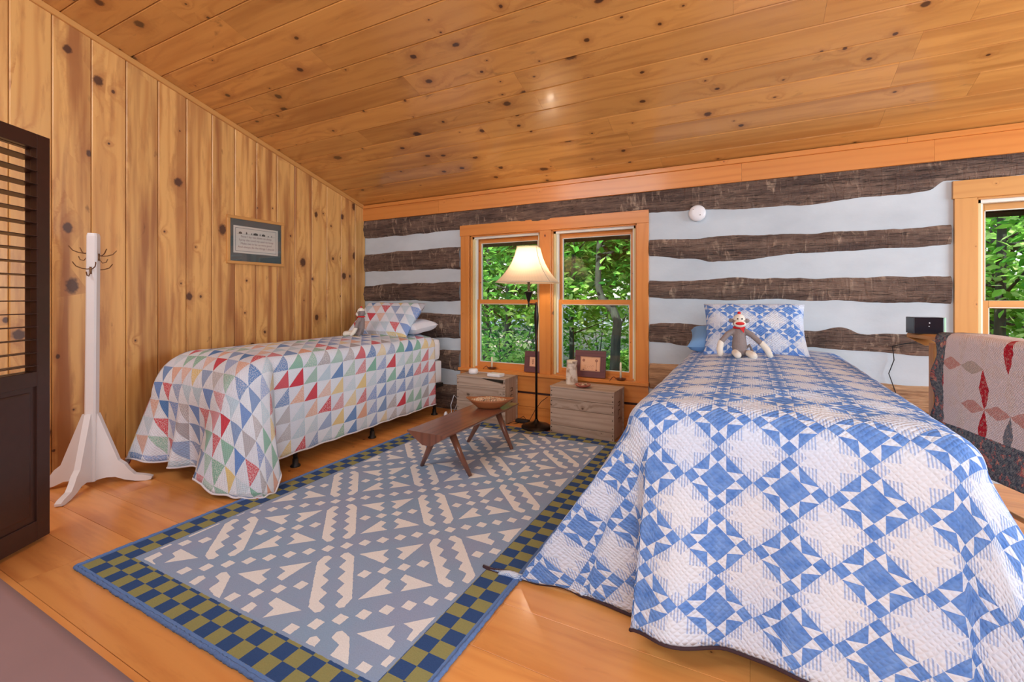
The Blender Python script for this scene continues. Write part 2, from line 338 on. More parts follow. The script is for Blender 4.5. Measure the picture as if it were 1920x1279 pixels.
# ------------------------------------------------------------------ mesh builder
class MB:
    def __init__(s): s.v = []; s.f = []; s.uv = []; s.mi = []; s.sm = []
    def add(s, verts, faces, uvs=None, mi=0, smooth=False):
        b = len(s.v); s.v += [Vector(p) for p in verts]
        for k, f in enumerate(faces):
            s.f.append([b+i for i in f]); s.mi.append(mi); s.sm.append(smooth)
            s.uv.append(uvs[k] if uvs else [(0, 0)]*len(f))
        return s
    def build(s, name, mat, parent=None, origin=None, mods=None):
        me = bpy.data.meshes.new(name); o0 = Vector(origin) if origin else Vector((0, 0, 0))
        me.from_pydata([tuple(p-o0) for p in s.v], [], s.f)
        l = me.uv_layers.new(name='UVMap'); i = 0
        flat = [c for f in s.uv for p in f for c in p]; l.data.foreach_set('uv', flat)
        me.polygons.foreach_set('use_smooth', s.sm); me.polygons.foreach_set('material_index', s.mi)
        for mm in (mat if isinstance(mat, (list, tuple)) else [mat]): me.materials.append(mm)
        me.validate(); me.update()
        o = bpy.data.objects.new(name, me); COL.objects.link(o); o.location = o0
        if parent: o.parent = parent
        return o
    # -- shapes
    def board(s, o, U, V, Wv, ch=.003, k=None, mi=0):
        """long plank: U length, V width, W thickness (outer face is +W), chamfered long edges"""
        o, U, V, Wv = map(Vector, (o, U, V, Wv)); k = random.randint(0, 400) if k is None else k
        lu, lv, lw = U.length, V.length, Wv.length; u, v, w_ = U/lu, V/lv, Wv/lw; c = min(ch, lv*.3, lw*.6)
        prof = [(0, 0), (0, lw-c), (c, lw), (lv-c, lw), (lv, lw-c), (lv, 0)]
        vs_ = []; n = len(prof); uo = random.uniform(0, 40)
        for e in (0, lu):
            for a, b in prof: vs_.append(o+u*e+v*a+w_*b)
        fs = []; uvs = []
        off = (1-min(lv, .9))*.5+k
        for i in range(n):
            j = (i+1) % n
            fs.append([i, n+i, n+j, j]); va = min(max(prof[i][0], 0), .94)+off; vb = prof[j][0]+off
            if i == n-1: va, vb = lv+off, off
            if abs(va-vb) < 1e-6: vb = va+.004+min(abs(prof[i][1]-prof[j][1]), .05)
            uvs.append([(uo, va), (uo+lu, va), (uo+lu, vb), (uo, vb)])
        fs.append(list(range(n))); uvs.append([(uo+p[1], off+p[0]) for p in prof])
        fs.append(list(range(2*n-1, n-1, -1))); uvs.append([(uo+p[1], off+p[0]) for p in prof[::-1]])
        if U.cross(V).dot(Wv) > 0:
            pass
        else:
            fs = [f[::-1] for f in fs]; uvs = [q[::-1] for q in uvs]
        return s.add(vs_, fs, uvs, mi)
    def box(s, x0, x1, y0, y1, z0, z1, ch=0, mi=0, mat=None):
        c = min(ch, (x1-x0)*.45, (y1-y0)*.45, (z1-z0)*.45)
        bm = bmesh.new(); bmesh.ops.create_cube(bm, size=1)
        for v in bm.verts: v.co = Vector((x0+(v.co.x+.5)*(x1-x0), y0+(v.co.y+.5)*(y1-y0), z0+(v.co.z+.5)*(z1-z0)))
        if c > 0: bmesh.ops.bevel(bm, geom=bm.edges[:], offset=c, segments=2, affect='EDGES', profile=.6)
        return s.bm(bm, mat, mi)
    def bm(s, bm, mat=None, mi=0, smooth=False, uvf=None):
        bm.verts.index_update(); M4 = mat or Matrix()
        L = max((v.co for v in bm.verts), key=lambda c: c.length).length if bm.verts else 1
        uvs = []
        for f in bm.faces:
            n = f.normal; q = []
            for l in f.loops:
                c = l.vert.co
                if abs(n.z) >= max(abs(n.x), abs(n.y)): q.append((c.x+5, c.y+100.4))
                elif abs(n.x) > abs(n.y): q.append((c.y+5, c.z+200.4))
                else: q.append((c.x+5, c.z+300.2))
            uvs.append(q)
        s.add([M4@v.co for v in bm.verts], [[v.index for v in f.verts] for f in bm.faces], uvs, mi, smooth); bm.free(); return s
    def lathe(s, prof, n=32, mat=None, mi=0, smooth=True, sx=1, sy=1, cap=True):
        M4 = mat or Matrix(); vs_ = []; fs = []; uvs = []
        for r, z in prof:
            for i in range(n):
                a = 2*PI*i/n; vs_.append(M4@Vector((r*math.cos(a)*sx, r*math.sin(a)*sy, z)))
        for k in range(len(prof)-1):
            for i in range(n):
                j = (i+1) % n; fs.append([k*n+i, k*n+j, (k+1)*n+j, (k+1)*n+i])
                uvs.append([(i/n, k*.02+.4), ((i+1)/n, k*.02+.4), ((i+1)/n, k*.02+.42), (i/n, k*.02+.42)])
        if cap:
            fs.append(list(range(n))[::-1]); uvs.append([(0, 0)]*n); b = (len(prof)-1)*n; fs.append(list(range(b, b+n))); uvs.append([(0, 0)]*n)
        return s.add(vs_, fs, uvs, mi, smooth)
    def tube(s, pts, rad, n=8, mi=0, cap=True, round_ends=False, flat=None):
        pts = [Vector(p) for p in pts]; rad = [rad]*len(pts) if isinstance(rad, (int, float)) else list(rad)
        if round_ends:
            for end in (0, -1):
                p = pts[end]; d = (p-pts[1 if end == 0 else -2]).normalized(); r = rad[end]
                ex = [(p+d*r*.55, r*.84), (p+d*r*.88, r*.48), (p+d*r, r*.05)]
                if end == 0: pts = [e[0] for e in ex[::-1]]+pts; rad = [e[1] for e in ex[::-1]]+rad
                else: pts += [e[0] for e in ex]; rad += [e[1] for e in ex]
        vs_ = []; fs = []; uvs = []; up = Vector((0, 0, 1)); N = None; L = 0
        for i, p in enumerate(pts):
            d = (pts[min(i+1, len(pts)-1)]-pts[max(i-1, 0)]).normalized()
            if N is None: N = d.cross(up) if abs(d.z) < .95 else d.cross(Vector((1, 0, 0)))
            N = (N-d*N.dot(d)).normalized(); B = d.cross(N)
            for k in range(n):
                a = 2*PI*k/n; vs_.append(p+(N*math.cos(a)+B*math.sin(a)*(flat or 1))*rad[i])
        for i in range(len(pts)-1):
            l2 = L+(pts[i+1]-pts[i]).length
            for k in range(n):
                j = (k+1) % n; fs.append([i*n+k, i*n+j, (i+1)*n+j, (i+1)*n+k])
                uvs.append([(L, .3+k*.01), (L, .31+k*.01), (l2, .31+k*.01), (l2, .3+k*.01)])
            L = l2
        if cap:
            fs.append(list(range(n))[::-1]); uvs.append([(0, 0)]*n); b = (len(pts)-1)*n; fs.append(list(range(b, b+n))); uvs.append([(0, 0)]*n)
        return s.add(vs_, fs, uvs, mi, True)
    def grid(s, fn, nu, nv, uvfn=None, mi=0, smooth=True, closed_u=False):
        vs_ = [fn(i/nu, j/nv) for j in range(nv+1) for i in range(nu+1)]; fs = []; uvs = []
        for j in range(nv):
            for i in range(nu):
                a = j*(nu+1)+i; fs.append([a, a+1, a+nu+2, a+nu+1])
                if uvfn: uvs.append([uvfn(i/nu, j/nv), uvfn((i+1)/nu, j/nv), uvfn((i+1)/nu, (j+1)/nv), uvfn(i/nu, (j+1)/nv)])
                else: uvs.append([(i/nu, j/nv), ((i+1)/nu, j/nv), ((i+1)/nu, (j+1)/nv), (i/nu, (j+1)/nv)])
        return s.add(vs_, fs, uvs, mi, smooth)
    def prism(s, poly, depth_vec, mi=0, smooth=False):
        """poly: list of 3D points (planar), extruded by depth_vec"""
        P = [Vector(p) for p in poly]; D = Vector(depth_vec); n = len(P)
        nn = Vector((0, 0, 0))
        for i in range(n): nn += P[i].cross(P[(i+1) % n])
        fl = nn.dot(D) > 0
        fs = [[i, (i+1) % n, n+(i+1) % n, n+i] for i in range(n)]+[list(range(n))[::-1], list(range(n, 2*n))]
        if not fl: fs = [f[::-1] for f in fs]
        vs_ = P+[p+D for p in P]
        uvs = [[((vs_[i].x+vs_[i].y)+7, vs_[i].z*.9+50.05) for i in f] for f in fs]
        return s.add(vs_, fs, uvs, mi, smooth)

def tag(o, label=None, cat=None, group=None, kind=None):
    if label: o['label'] = label
    if cat: o['category'] = cat
    if group: o['group'] = group
    if kind: o['kind'] = kind
    return o
def thing(name, label, cat, loc=(0, 0, 0), rz=0, group=None, kind=None, rot=None):
    o = bpy.data.objects.new(name, None); COL.objects.link(o); o.location = loc; o.rotation_euler = rot or (0, 0, rz)
    o.empty_display_size = .1
    return tag(o, label, cat, group, kind)
def struct(o): o['kind'] = 'structure'; return o
def solidify(o, t, off=-1):
    m = o.modifiers.new('thick', 'SOLIDIFY'); m.thickness = t; m.offset = off; return o
def lerp(a, b, t): return a+(b-a)*t
def interp(ctrl, x):
    """ctrl: sorted list of (x, vals...), smooth cosine interpolation"""
    if x <= ctrl[0][0]: return ctrl[0][1:]
    for a, b in zip(ctrl, ctrl[1:]):
        if x <= b[0]:
            t = (x-a[0])/(b[0]-a[0]); t = t*t*(3-2*t); return tuple(lerp(p, q, t) for p, q in zip(a[1:], b[1:]))
    return ctrl[-1][1:]

# ------------------------------------------------------------------ room shell
XL, YB, XR, YR = -4.26, 4.21, 4.6, -1.5
def ceil_z(y): return 2.385+.2976*(YB-y)
# floor: boards parallel to the log wall
mb = MB(); y = YR
rows = [.19, .235, .17, .21, .25, .19, .22, .175, .24, .2]
i = 0
while y < YB+.02:
    wd = min(rows[i % 10], YB+.02-y); x = XL-.02-random.uniform(0, 1.6)
    while x < XR:
        L = random.uniform(1.2, 3.0); x0 = max(x, XL-.02); x1 = min(x+L, XR)
        if x1 > x0+.02: mb.board((x0, y, -.03), (x1-x0-.0008, 0, 0), (0, wd-.0018, 0), (0, 0, .03), .0006)
        x += L
    y += wd; i += 1
struct(mb.build('floor', W['floor']))
mb = MB().box(XL-.3, XR+.3, YR-.3, YB+.4, -.2, -.031); struct(mb.build('subfloor', W['floor']))
# left wall of vertical boards
seams = [1.114, 1.320, 1.533, 1.741, 1.956, 2.166, 2.375, 2.580, 2.788, 3.009, 3.211, 3.423, 3.623, 3.830, 4.043, 4.21]
ys = [1.114-.21*k for k in range(13, 0, -1)]+seams
mb = MB()
for a, b in zip(ys, ys[1:]):
    mb.board((XL-.02, a, 0), (0, 0, ceil_z(b)+.02), (0, b-a-.0025, 0), (.02, 0, 0), .006)
mb.box(XL-.2, XL-.021, YR-.2, YB+.3, -.1, 4.4, mat=None)
struct(mb.build('wall_left', W['wall']))
mb = MB()
# ceiling boards, laid parallel to the log wall, with butt joints
sl = Vector((0, -1, .2976)).normalized(); nrm = Vector((0, -.2976, -1)).normalized()
cy = 4.225; k = 0
while cy > YR-.1:
    wlen = .205/abs(sl.y); x = XL-random.uniform(0, 2.2)
    while x < XR:
        L = random.uniform(1.6, 3.4); x0 = max(x, XL); x1 = min(x+L, XR)
        if x1 > x0+.02: mb.board(Vector((x0, cy, ceil_z(cy)))-nrm*.02, (x1-x0-.0008, 0, 0), sl*(wlen-.002), nrm*.02, .005)
        x += L
    cy -= .205
struct(mb.build('ceiling', W['ceil']))
mb = MB().prism([(XL-.2, YB+.75, ceil_z(YB+.75)+.035), (XL-.2, YR-.3, ceil_z(YR-.3)+.035), (XL-.2, YR-.3, ceil_z(YR-.3)+.2), (XL-.2, YB+.75, ceil_z(YB+.75)+.2)], (XR-XL+.6, 0, 0))
struct(mb.build('roof', plain('roof_boards', srgb(40, 36, 32), .95, spec=.1)))
# rear and right walls (behind the camera / outside the frame)
mb = MB(); x = XL
while x < XR:
    mb.board((x, YR, 0), (0, 0, ceil_z(YR)+.02), (.209, 0, 0), (0, .02, 0), .004); x += .21
mb.box(XL-.2, XR+.2, YR-.2, YR-.001, -.1, 4.4); struct(mb.build('wall_rear', W['wall']))
mb = MB(); y = YR
while y < YB:
    mb.board((XR, y, 0), (0, 0, ceil_z(y)), (0, min(.209, YB-y), 0), (-.02, 0, 0), .004); y += .21
mb.box(XR+.001, XR+.2, YR-.2, YB+.3, -.1, 4.4); struct(mb.build('wall_right', W['wall']))
# trims: cove on left wall under ceiling, two boards at top of log wall
mb = MB(); a = Vector((XL, YB, ceil_z(YB)-.045)); b = Vector((XL, YR, ceil_z(YR)-.045))
mb.board(a, b-a, (0, 0, .045), (.02, 0, 0), .004); struct(mb.build('trim_1', W['trim2']))
mb = MB()
for x0, x1 in ((XL, -3.1), (-3.1, -.05), (-.05, 1.15), (1.15, 3.2), (3.2, XR)):
    mb.board((x0, YB, 2.200), (x1-x0-.001, 0, 0), (0, 0, .150), (0, -.04, 0), .002)
for x0, x1 in ((XL, -.9), (-.9, 1.0), (1.0, XR)):
    mb.board((x0, YB, 2.350), (x1-x0-.001, 0, 0), (0, 0, .04), (0, -.055, 0), .003)
struct(mb.build('trim_2', W['trim']))

# log wall: chinking slabs around the window openings
def wallrect(mb, x0, x1, z0, z1): mb.box(x0, x1, YB, YB+.19, z0, z1)
W1 = (-2.74, -.88, .47, 1.96); W2 = (1.31, 3.10, .47, 1.97)
mb = MB()
for r in ((XL-.2, W1[0], -.1, 2.6), (W1[1], W2[0], -.1, 2.6), (W2[1], XR+.2, -.1, 2.6), (W1[0], W1[1], -.1, W1[2]), (W1[0], W1[1], W1[3], 2.6), (W2[0], W2[1], -.1, W2[2]), (W2[0], W2[1], W2[3], 2.6)):
    wallrect(mb, *r)
struct(mb.build('wall_back', W['chink']))
def log_piece(x0, x1, top, bot, seed, dep=.028):
    """hewn log face with ragged upper and lower edges; top/bot are control lists (x,z)"""
    rnd = random.Random(seed); n = max(6, int((x1-x0)/.014)); nz = 16
    ph = [rnd.uniform(0, 6) for _ in range(8)]; so = seed*7.3
    def rag(x, k): return .006*math.sin(x*3.1+ph[k])+.016*noise.fractal(Vector((x*3, so+k, 0)), 1, 2, 5)
    def fn(i, j):
        x = lerp(x0, x1, i); zt = interp(top, x)[0]+rag(x, 0); zb = interp(bot, x)[0]+rag(x, 3); z = lerp(zb, zt, j)
        e = 1-abs(j*2-1)**4; e2 = 1 if .001 < j < .999 else 0
        f = noise.fractal(Vector((x*4, z*16, so)), 1, 2, 5); ax = abs(noise.noise(Vector((x*14+z*3, z*5, so+9))))
        d = (dep*e+.012*f*e-.008*ax*e+.004)*e2
        return Vector((x, YB-max(d, 0)+.001*(1-e2), z))
    return MB().grid(fn, n, nz, None)
LB = [  # (x0, x1, top controls, bottom controls)
 ((XL, XR), [(XL, 2.22), (XR, 2.22)], [(XL, 1.99), (-2.8, 1.995), (-.8, 2.005), (-.5, 2.004), (.1, 1.976), (.75, 1.995), (1.13, 1.992), (1.22, 2.05), (XR, 2.05)]),
 ((XL, -2.83), [(XL, 1.79), (-2.8, 1.817)], [(XL, 1.56), (-2.8, 1.575)]),
 ((-.79, 1.245), [(-.8, 1.768), (.36, 1.752), (1.24, 1.745)], [(-.8, 1.62), (-.45, 1.60), (-.25, 1.557), (.36, 1.585), (1.24, 1.62)]),
 ((XL, -2.83), [(XL, 1.41), (-2.8, 1.42)], [(XL, 1.20), (-2.8, 1.215)]),
 ((-.79, 1.245), [(-.8, 1.40), (1.24, 1.406)], [(-.8, 1.25), (.18, 1.222), (1.24, 1.21)]),
 ((XL, -2.83), [(XL, 1.068), (-2.8, 1.073)], [(XL, .79), (-2.8, .79)]),
 ((-.79, 1.245), [(-.8, 1.015), (.45, 1.0), (.62, 1.04), (.75, .995), (1.24, .99)], [(-.8, .842), (.53, .853), (1.24, .835)]),
 ((XL, -2.83), [(XL, .66), (-2.8, .66)], [(XL, .45), (-2.8, .45)]),
 ((-.79, 1.245), [(-.8, .655), (.8, .628), (1.24, .625)], [(-.8, .42), (1.24, .42)]),
 ((XL, -2.83), [(XL, .28), (-2.8, .28)], [(XL, .0), (-2.8, .0)]),
 ((-.79, 1.245), [(-.8, .27), (1.24, .27)], [(-.8, .0), (1.24, .0)]),
]
allb = MB()
for n_, ((x0, x1), tp, bt) in enumerate(LB):
    q = log_piece(x0, x1, tp, bt, n_+3); b0 = len(allb.v); allb.v += q.v; allb.f += [[b0+i for i in f] for f in q.f]; allb.uv += q.uv; allb.mi += [1 if n_ == 8 else 0]*len(q.mi); allb.sm += q.sm
struct(allb.build('trim_3', [W['log'], W['logpale']]))
# plank apron below the first window
mb = MB()
for z0, z1 in ((.0, .135), (.137, .268), (.29, .458)):
    mb.board((-2.82, YB, z0), (2.02, 0, 0), (0, 0, z1-z0), (0, -.022, 0), .003)
mb.box(-2.81, -.81, YB-.008, YB+.01, 0, .46, mi=1)
struct(mb.build('trim_4', [W['trim'], W['espresso']]))
mb = MB().board((XL+.0, YR, 0), (0, YB-YR, 0), (0, 0, .018), (.016, 0, 0), .003)
struct(mb.build('baseboard_left', W['floor']))

def window(idx, ox0, ox1, units, zt, zb, trim, cw=.115, lining=True, headh=.117):
    """casing outer ox0..ox1; units: list of (opening x0, x1)"""
    win = thing('window_%d' % idx, None, None, ((ox0+ox1)/2, YB, 0)); struct(win); cx = (ox0+ox1)/2
    def loc(m): return m
    hm = MB(); F = YB-.024
    def B(mb, x0, x1, y0, y1, z0, z1, vert=False, mi=0):
        x0 -= cx; x1 -= cx; y0 -= YB; y1 -= YB
        if vert: mb.board((x0, y1, z0), (0, 0, z1-z0), (x1-x0, 0, 0), (0, y0-y1, 0), .002, mi=mi)
        else: mb.board((x0, y1, z0), (x1-x0, 0, 0), (0, 0, z1-z0), (0, y0-y1, 0), .002, mi=mi)
    m1 = MB(); B(m1, ox0, ox1, F-.004, YB, zt-headh, zt); m1.build('head_casing', trim, win)
    for a in (ox0, ox1-cw):
        m1 = MB(); B(m1, a+.008, a+cw, F, YB, zb+.03, zt-headh-.001, True); m1.build('side_casing', trim, win)
    m1 = MB(); B(m1, ox0-.005, ox1+.005, YB-.055, YB+.06, zb, zb+.03); m1.build('sill', trim, win)
    for (a0, a1), (b0, b1) in zip(units, units[1:]):
        m1 = MB(); B(m1, a1, b0, F, YB+.17, zb+.03, zt-headh-.001, True); m1.build('mullion', trim, win)
    for a0, a1 in units:
        t0, t1 = zb+.03, zt-headh
        ln = MB()
        for xx0, xx1 in ((a0, a0+.012), (a1-.012, a1)): B(ln, xx0, xx1, YB+.0, YB+.17, t0, t1, True)
        ln.box(a0-cx, a1-cx, 0, .17, t1-.012, t1, 0); ln.box(a0-cx, a1-cx, .05, .17, t0, t0+.012)
        ln.build('jamb', trim, win)
        # white and beige vinyl track strips
        tr = MB()
        tr.box(a0+.012-cx, a0+.034-cx, .03, .055, t0, t1-.012, 0, 1); tr.box(a1-.034-cx, a1-.012-cx, .03, .055, t0, t1-.012, 0, 1)
        tr.box(a0+.034-cx, a0+.052-cx, .055, .085, t0, t1-.012, 0, 0); tr.box(a1-.05-cx, a1-.034-cx, .055, .085, t0, t1-.012, 0, 0)
        tr.box(a0+.012-cx, a1-.012-cx, .03, .075, t1-.034, t1-.012, 0, 0)
        tr.build('track', [W['vinyl'], W['track']], win)
        mid = 1.202
        for (z0, z1, yy, st, rb, rt) in ((mid-.028, t1-.03, .105, .042, .05, .045), (t0+.002, mid+.026, .065, .048, .062, .045)):
            x0, x1 = a0+.036, a1-.036; s_ = MB()
            B(s_, x0, x0+st, YB+yy, YB+yy+.035, z0, z1, True); B(s_, x1-st, x1, YB+yy, YB+yy+.035, z0, z1, True)
            B(s_, x0+st, x1-st, YB+yy, YB+yy+.035, z0, z0+rb); B(s_, x0+st, x1-st, YB+yy, YB+yy+.035, z1-rt, z1)
            g = .005
            for q in ((x0+st-.001, x0+st+g, z0+rb, z1-rt), (x1-st-g, x1-st+.001, z0+rb, z1-rt), (x0+st, x1-st, z0+rb-.001, z0+rb+g), (x0+st, x1-st, z1-rt-g, z1-rt+.001)):
                s_.box(q[0]-cx, q[1]-cx, yy+.002, yy+.03, q[2], q[3], 0, 1)
            sa = s_.build('sash', [trim, W['vinyl']], win)
            MB().box(x0+st-cx, x1-st-cx, yy+.014, yy+.018, z0+rb, z1-rt).build('pane', W['glass'], sa)
    return win
window(1, -2.824, -.797, [(-2.705, -1.866), (-1.746, -.905)], 2.040, .455, W['trim'])
window(2, 1.250, 3.20, [(1.375, 2.165), (2.285, 3.085)], 2.052, .455, W['trim2'], cw=.125, headh=.122)
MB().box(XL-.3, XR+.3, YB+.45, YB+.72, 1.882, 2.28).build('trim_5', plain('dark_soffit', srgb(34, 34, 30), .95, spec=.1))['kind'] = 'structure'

# ------------------------------------------------------------------ things: lamp, crates, window sill things
lampP = Vector((-1.80, 3.965, 0.0))
lamp = thing('floor_lamp', 'dark bronze floor lamp with lit bell shade standing between the two crates', 'lamp', lampP)
MB().lathe([(0.001, .0), (.138, .0), (.143, .008), (.143, .022), (.125, .034), (.085, .044), (.035, .06), (.02, .075), (.014, .09)], 40).build('base', W['bronze'], lamp)
MB().lathe([(.011, .085), (.011, .84), (.013, .86), (.011, .87), (.014, .93), (.021, 1.02), (.023, 1.07), (.017, 1.15), (.011, 1.19), (.009, 1.205)], 20).build('pole', W['bronze'], lamp)
hd = Vector((.012, -.19, 0)); head = hd-Vector((.0, 0, 0)); hd = Vector((-.071+.083, -.037-.16, 0))
MB().tube([(0, 0, 1.19), hd+Vector((0, 0, 1.19))], .007, 10).tube([hd+Vector((0, 0, 1.165)), hd+Vector((0, 0, 1.215))], .009, 10).build('swing_arm', W['bronze'], lamp)
MB().lathe([(.001, 1.21), (.012, 1.215), (.016, 1.235), (.034, 1.29), (.040, 1.298), (.038, 1.306), (.012, 1.306), (.012, 1.40), (.006, 1.42), (.001, 1.42)], 20, Matrix.Translation(hd)).build('socket', W['bronze'], lamp)
MB().lathe([(.001, 1.43), (.018, 1.44), (.03, 1.48), (.028, 1.50), (.001, 1.53)], 16, Matrix.Translation(hd)).build('bulb', plain('lamp_bulb', (1, .9, .75, 1), .3), lamp)
sh = MB(); prof = [(.292, 1.385), (.286, 1.388), (.232, 1.445), (.19, 1.50), (.155, 1.56), (.128, 1.625), (.105, 1.712)]
ns = 64
def sq(r, a, p=3.4): return r*(abs(math.cos(a))**p+abs(math.sin(a))**p)**(-1/p)*.90
def shp(i, j):
    t = j*(len(prof)-1); k = min(int(t), len(prof)-2); f = t-k
    r = lerp(prof[k][0], prof[k+1][0], f); z = lerp(prof[k][1], prof[k+1][1], f)
    a = i*2*PI; rr = sq(r, a, 8); rot = YAW+math.radians(-14.5); return hd+Vector((rr*math.cos(a+rot), rr*math.sin(a+rot), z))
sh.grid(shp, ns, 24, lambda i, j: (i, j)); so = sh.build('lamp_shade', W['shade'], lamp); solidify(so, .002, 0)
pp = MB()
for zz, r in ((1.386, .291), (1.713, .105)):
    pts = []
    for q in range(65):
        a = q/64*2*PI; rr = sq(r, a, 8); rot = YAW+math.radians(-14.5); pts.append(hd+Vector((rr*math.cos(a+rot), rr*math.sin(a+rot), zz)))
    pp.tube(pts, .0035, 6)
for q in range(4):
    a = (q+.5)*PI/2; pp.tube([shp(a/(2*PI), j/24) for j in range(25)], .003, 6)
pp.build('piping', plain('shade_piping', srgb(196, 180, 158), .8), so)
L = bpy.data.lights.new('lamp_glow', 'POINT'); L.energy = 8.5; L.color = (1, .85, .66); L.shadow_soft_size = .03
lo = bpy.data.objects.new('lamp_glow', L); COL.objects.link(lo); lo.parent = lamp; lo.location = hd+Vector((0, 0, 1.55))
MB().tube([(.0, .12, .012), (-.05, .16, .012), (-.16, .12, .012), (-.28, .06, .012), (-.30, -.02, .012), (-.24, .0, .012), (-.20, .10, .012), (-.15, .17, .02), (-.10, .19, .12), (-.02, .16, .22), (.04, .19, .27)], .003, 6).tube([(-.20, .10, .012), (-.25, .15, .03), (-.22, .17, .05), (-.17, .14, .02)], .003, 6).build('power_cord', W['blackcord'], lamp)
MB().box(-.27, -.13, .08, .14, .002, .035, .008).build('plug_block', W['blackcord'], lamp)

def crate(label, loc, rz, wd, dp, ht, slats, gap_top=False):
    t = thing('wooden_crate', label, 'crate', loc, rz, 'old wooden crates under the window')
    z = 0; k = 0
    for hgt in slats:
        m_ = MB()
        o = Vector((-wd/2, -dp/2, z)); U = Vector((wd, 0, 0))
        if gap_top and k == len(slats)-1:
            n = 14; top = []
            for q in range(n+1):
                f = q/n; drop = 0 if f < .5 else -.045*((f-.5)*2)**.8
                top.append((-wd/2+wd*f, hgt+drop))
            poly = [(-wd/2, -dp/2, z), (wd/2, -dp/2, z)]+[(x, -dp/2, z+h_) for x, h_ in top[::-1]]
            m_.prism(poly, (0, .014, 0))
        else:
            m_.board(o+Vector((0, .014, 0)), U, (0, 0, hgt-.003), (0, -.014, 0), .002)
        m_.board((wd/2, dp/2-.014, z), (-wd, 0, 0), (0, 0, hgt-.003), (0, .014, 0), .002)
        s_ = m_.build('slat', W['crate'], t)
        for sx in (-1, 1):
            for zz in (.25, .75): MB().lathe([(.001, 0), (.005, 0), (.005, .002), (.001, .003)], 8, Matrix.Translation((sx*(wd/2-.012), -dp/2, z+hgt*zz*.9))@Matrix.Rotation(PI/2, 4, 'X')).build('nail', W['nail'], s_)
        z += hgt; k += 1
    for sx in (-1, 1):
        m_ = MB(); x0 = sx*(wd/2-.02)
        m_.board((x0-.009*sx if sx > 0 else x0+.009, -dp/2+.014, 0), (0, 0, z-.004), (0, dp-.028, 0), (.018*sx, 0, 0), .002); e = m_.build('end_panel', W['crate'], t)
        if sx < 0: continue
        for gl in (((-.02, .10, .02, .10), (.02, .10, .02, .13), (.02, .13, -.02, .13)), ((-.02, .17, .02, .17), (-.02, .17, -.02, .21)), ((-.02, .24, .02, .24), (0, .24, 0, .28))):
            g = MB(); X_ = wd/2-.0015
            for y0_, z0_, y1_, z1_ in gl: g.box(X_, X_+.0012, min(y0_, y1_)-.003, max(y0_, y1_)+.003, z-max(z0_, z1_)-.003, z-min(z0_, z1_)+.003)
            g.build('stencil_letter', W['nail'], e)
    m_ = MB(); h = (dp+.006)/3
    for q in range(3): m_.board((-wd/2-.004, -dp/2-.004+q*h, z), (wd+.008, 0, 0), (0, h-.003, 0), (0, 0, .012), .002)
    m_.build('lid', W['crate'], t)
    return t
crate('weathered crate beside the left bed, top front slat split, holding white devices', (-2.385, 4.035, 0), math.radians(1.5), .555, .285, .455, [.20, .155, .09], True)
crate('weathered crate beside the blue star bed, holding the birch log and clay dish', (-1.315, 4.02, .012), math.radians(-2.5), .60, .30, .44, [.075, .155, .09, .095])
CZ1 = .457; CZ2 = .444
# on left crate
t = thing('smart_speaker', 'small round white speaker on the left crate', 'speaker', (-2.545, 4.02, CZ1))
MB().lathe([(.001, 0), (.040, 0), (.0475, .008), (.050, .022), (.048, .042), (.040, .052), (.001, .054)], 36).build('body', W['whiteplastic'], t)
MB().tube([(.045, .02, .018), (.12, .07, .012), (.20, .085, .01), (.28, .04, .01)], .0025, 6).build('power_cord', W['whiteplastic'], t)
t = thing('white_device', 'flat white rectangular device with black front corner on the left crate', 'device', (-2.25, 3.975, CZ1), math.radians(-4))
MB().box(-.075, .075, -.05, .05, .002, .034, .009).build('body', W['whiteplastic'], t)
MB().box(-.079, -.073, -.03, .03, .006, .026, .002).build('display', W['black'], t)
# on right crate
t = thing('birch_log_vase', 'pale birch log section standing on the right crate', 'log', (-1.475, 4.055, CZ2))
rr = lambda a, z: .047+.004*math.sin(2*a+z*9)+.0025*math.sin(5*a+z*30)+.004*math.cos(z*14)
MB().grid(lambda i, j: Vector((rr(i*2*PI, j*.215)*math.cos(i*2*PI)*(1.08 if j > .9 else 1), rr(i*2*PI, j*.215)*math.sin(i*2*PI)*(1.08 if j > .9 else 1), j*.215+.004*math.sin(i*2*PI))), 40, 18).build('bark', W['birch'], t)
MB().lathe([(.030, .19), (.032, .212), (.047, .214), (.045, .19), (.03, .185)], 30, cap=False).lathe([(.001, .186), (.034, .186)], 30, cap=False).build('cut_top', plain('cut_birch_wood', srgb(224, 206, 180), .8, 0, .1, 30), t)
t = thing('clay_dish', 'small red clay dish of dried petals on the right crate', 'dish', (-1.325, 3.93, CZ2))
MB().lathe([(.001, 0), (.035, 0), (.062, .012), (.072, .024), (.069, .026), (.055, .014), (.001, .01)], 32).build('dish', W['clay'], t)
def heap(n, R, h, s0, s1, name, mat, parent, sx=1, sy=1, z0=0, seed=1):
    r_ = random.Random(seed); m_ = MB()
    for q in range(n):
        a = r_.uniform(0, 2*PI); d = R*math.sqrt(r_.random()); s_ = r_.uniform(s0, s1)
        z = z0+h*(1-(d/R)**2)+r_.uniform(-.003, .003)
        bm = bmesh.new(); bmesh.ops.create_icosphere(bm, subdivisions=1, radius=s_)
        Mx = Matrix.Translation((d*math.cos(a)*sx, d*math.sin(a)*sy, z))@Euler((r_.uniform(0, 3), r_.uniform(0, 3), r_.uniform(0, 3))).to_matrix().to_4x4()@Matrix.Diagonal((1, .8, .6, 1))
        m_.bm(bm, Mx, 0, True)
    o = m_.build(name, mat, parent); o['kind'] = 'stuff'; return o
heap(60, .055, .014, .005, .009, 'dried_petals', W['nuts'], t, z0=.016)
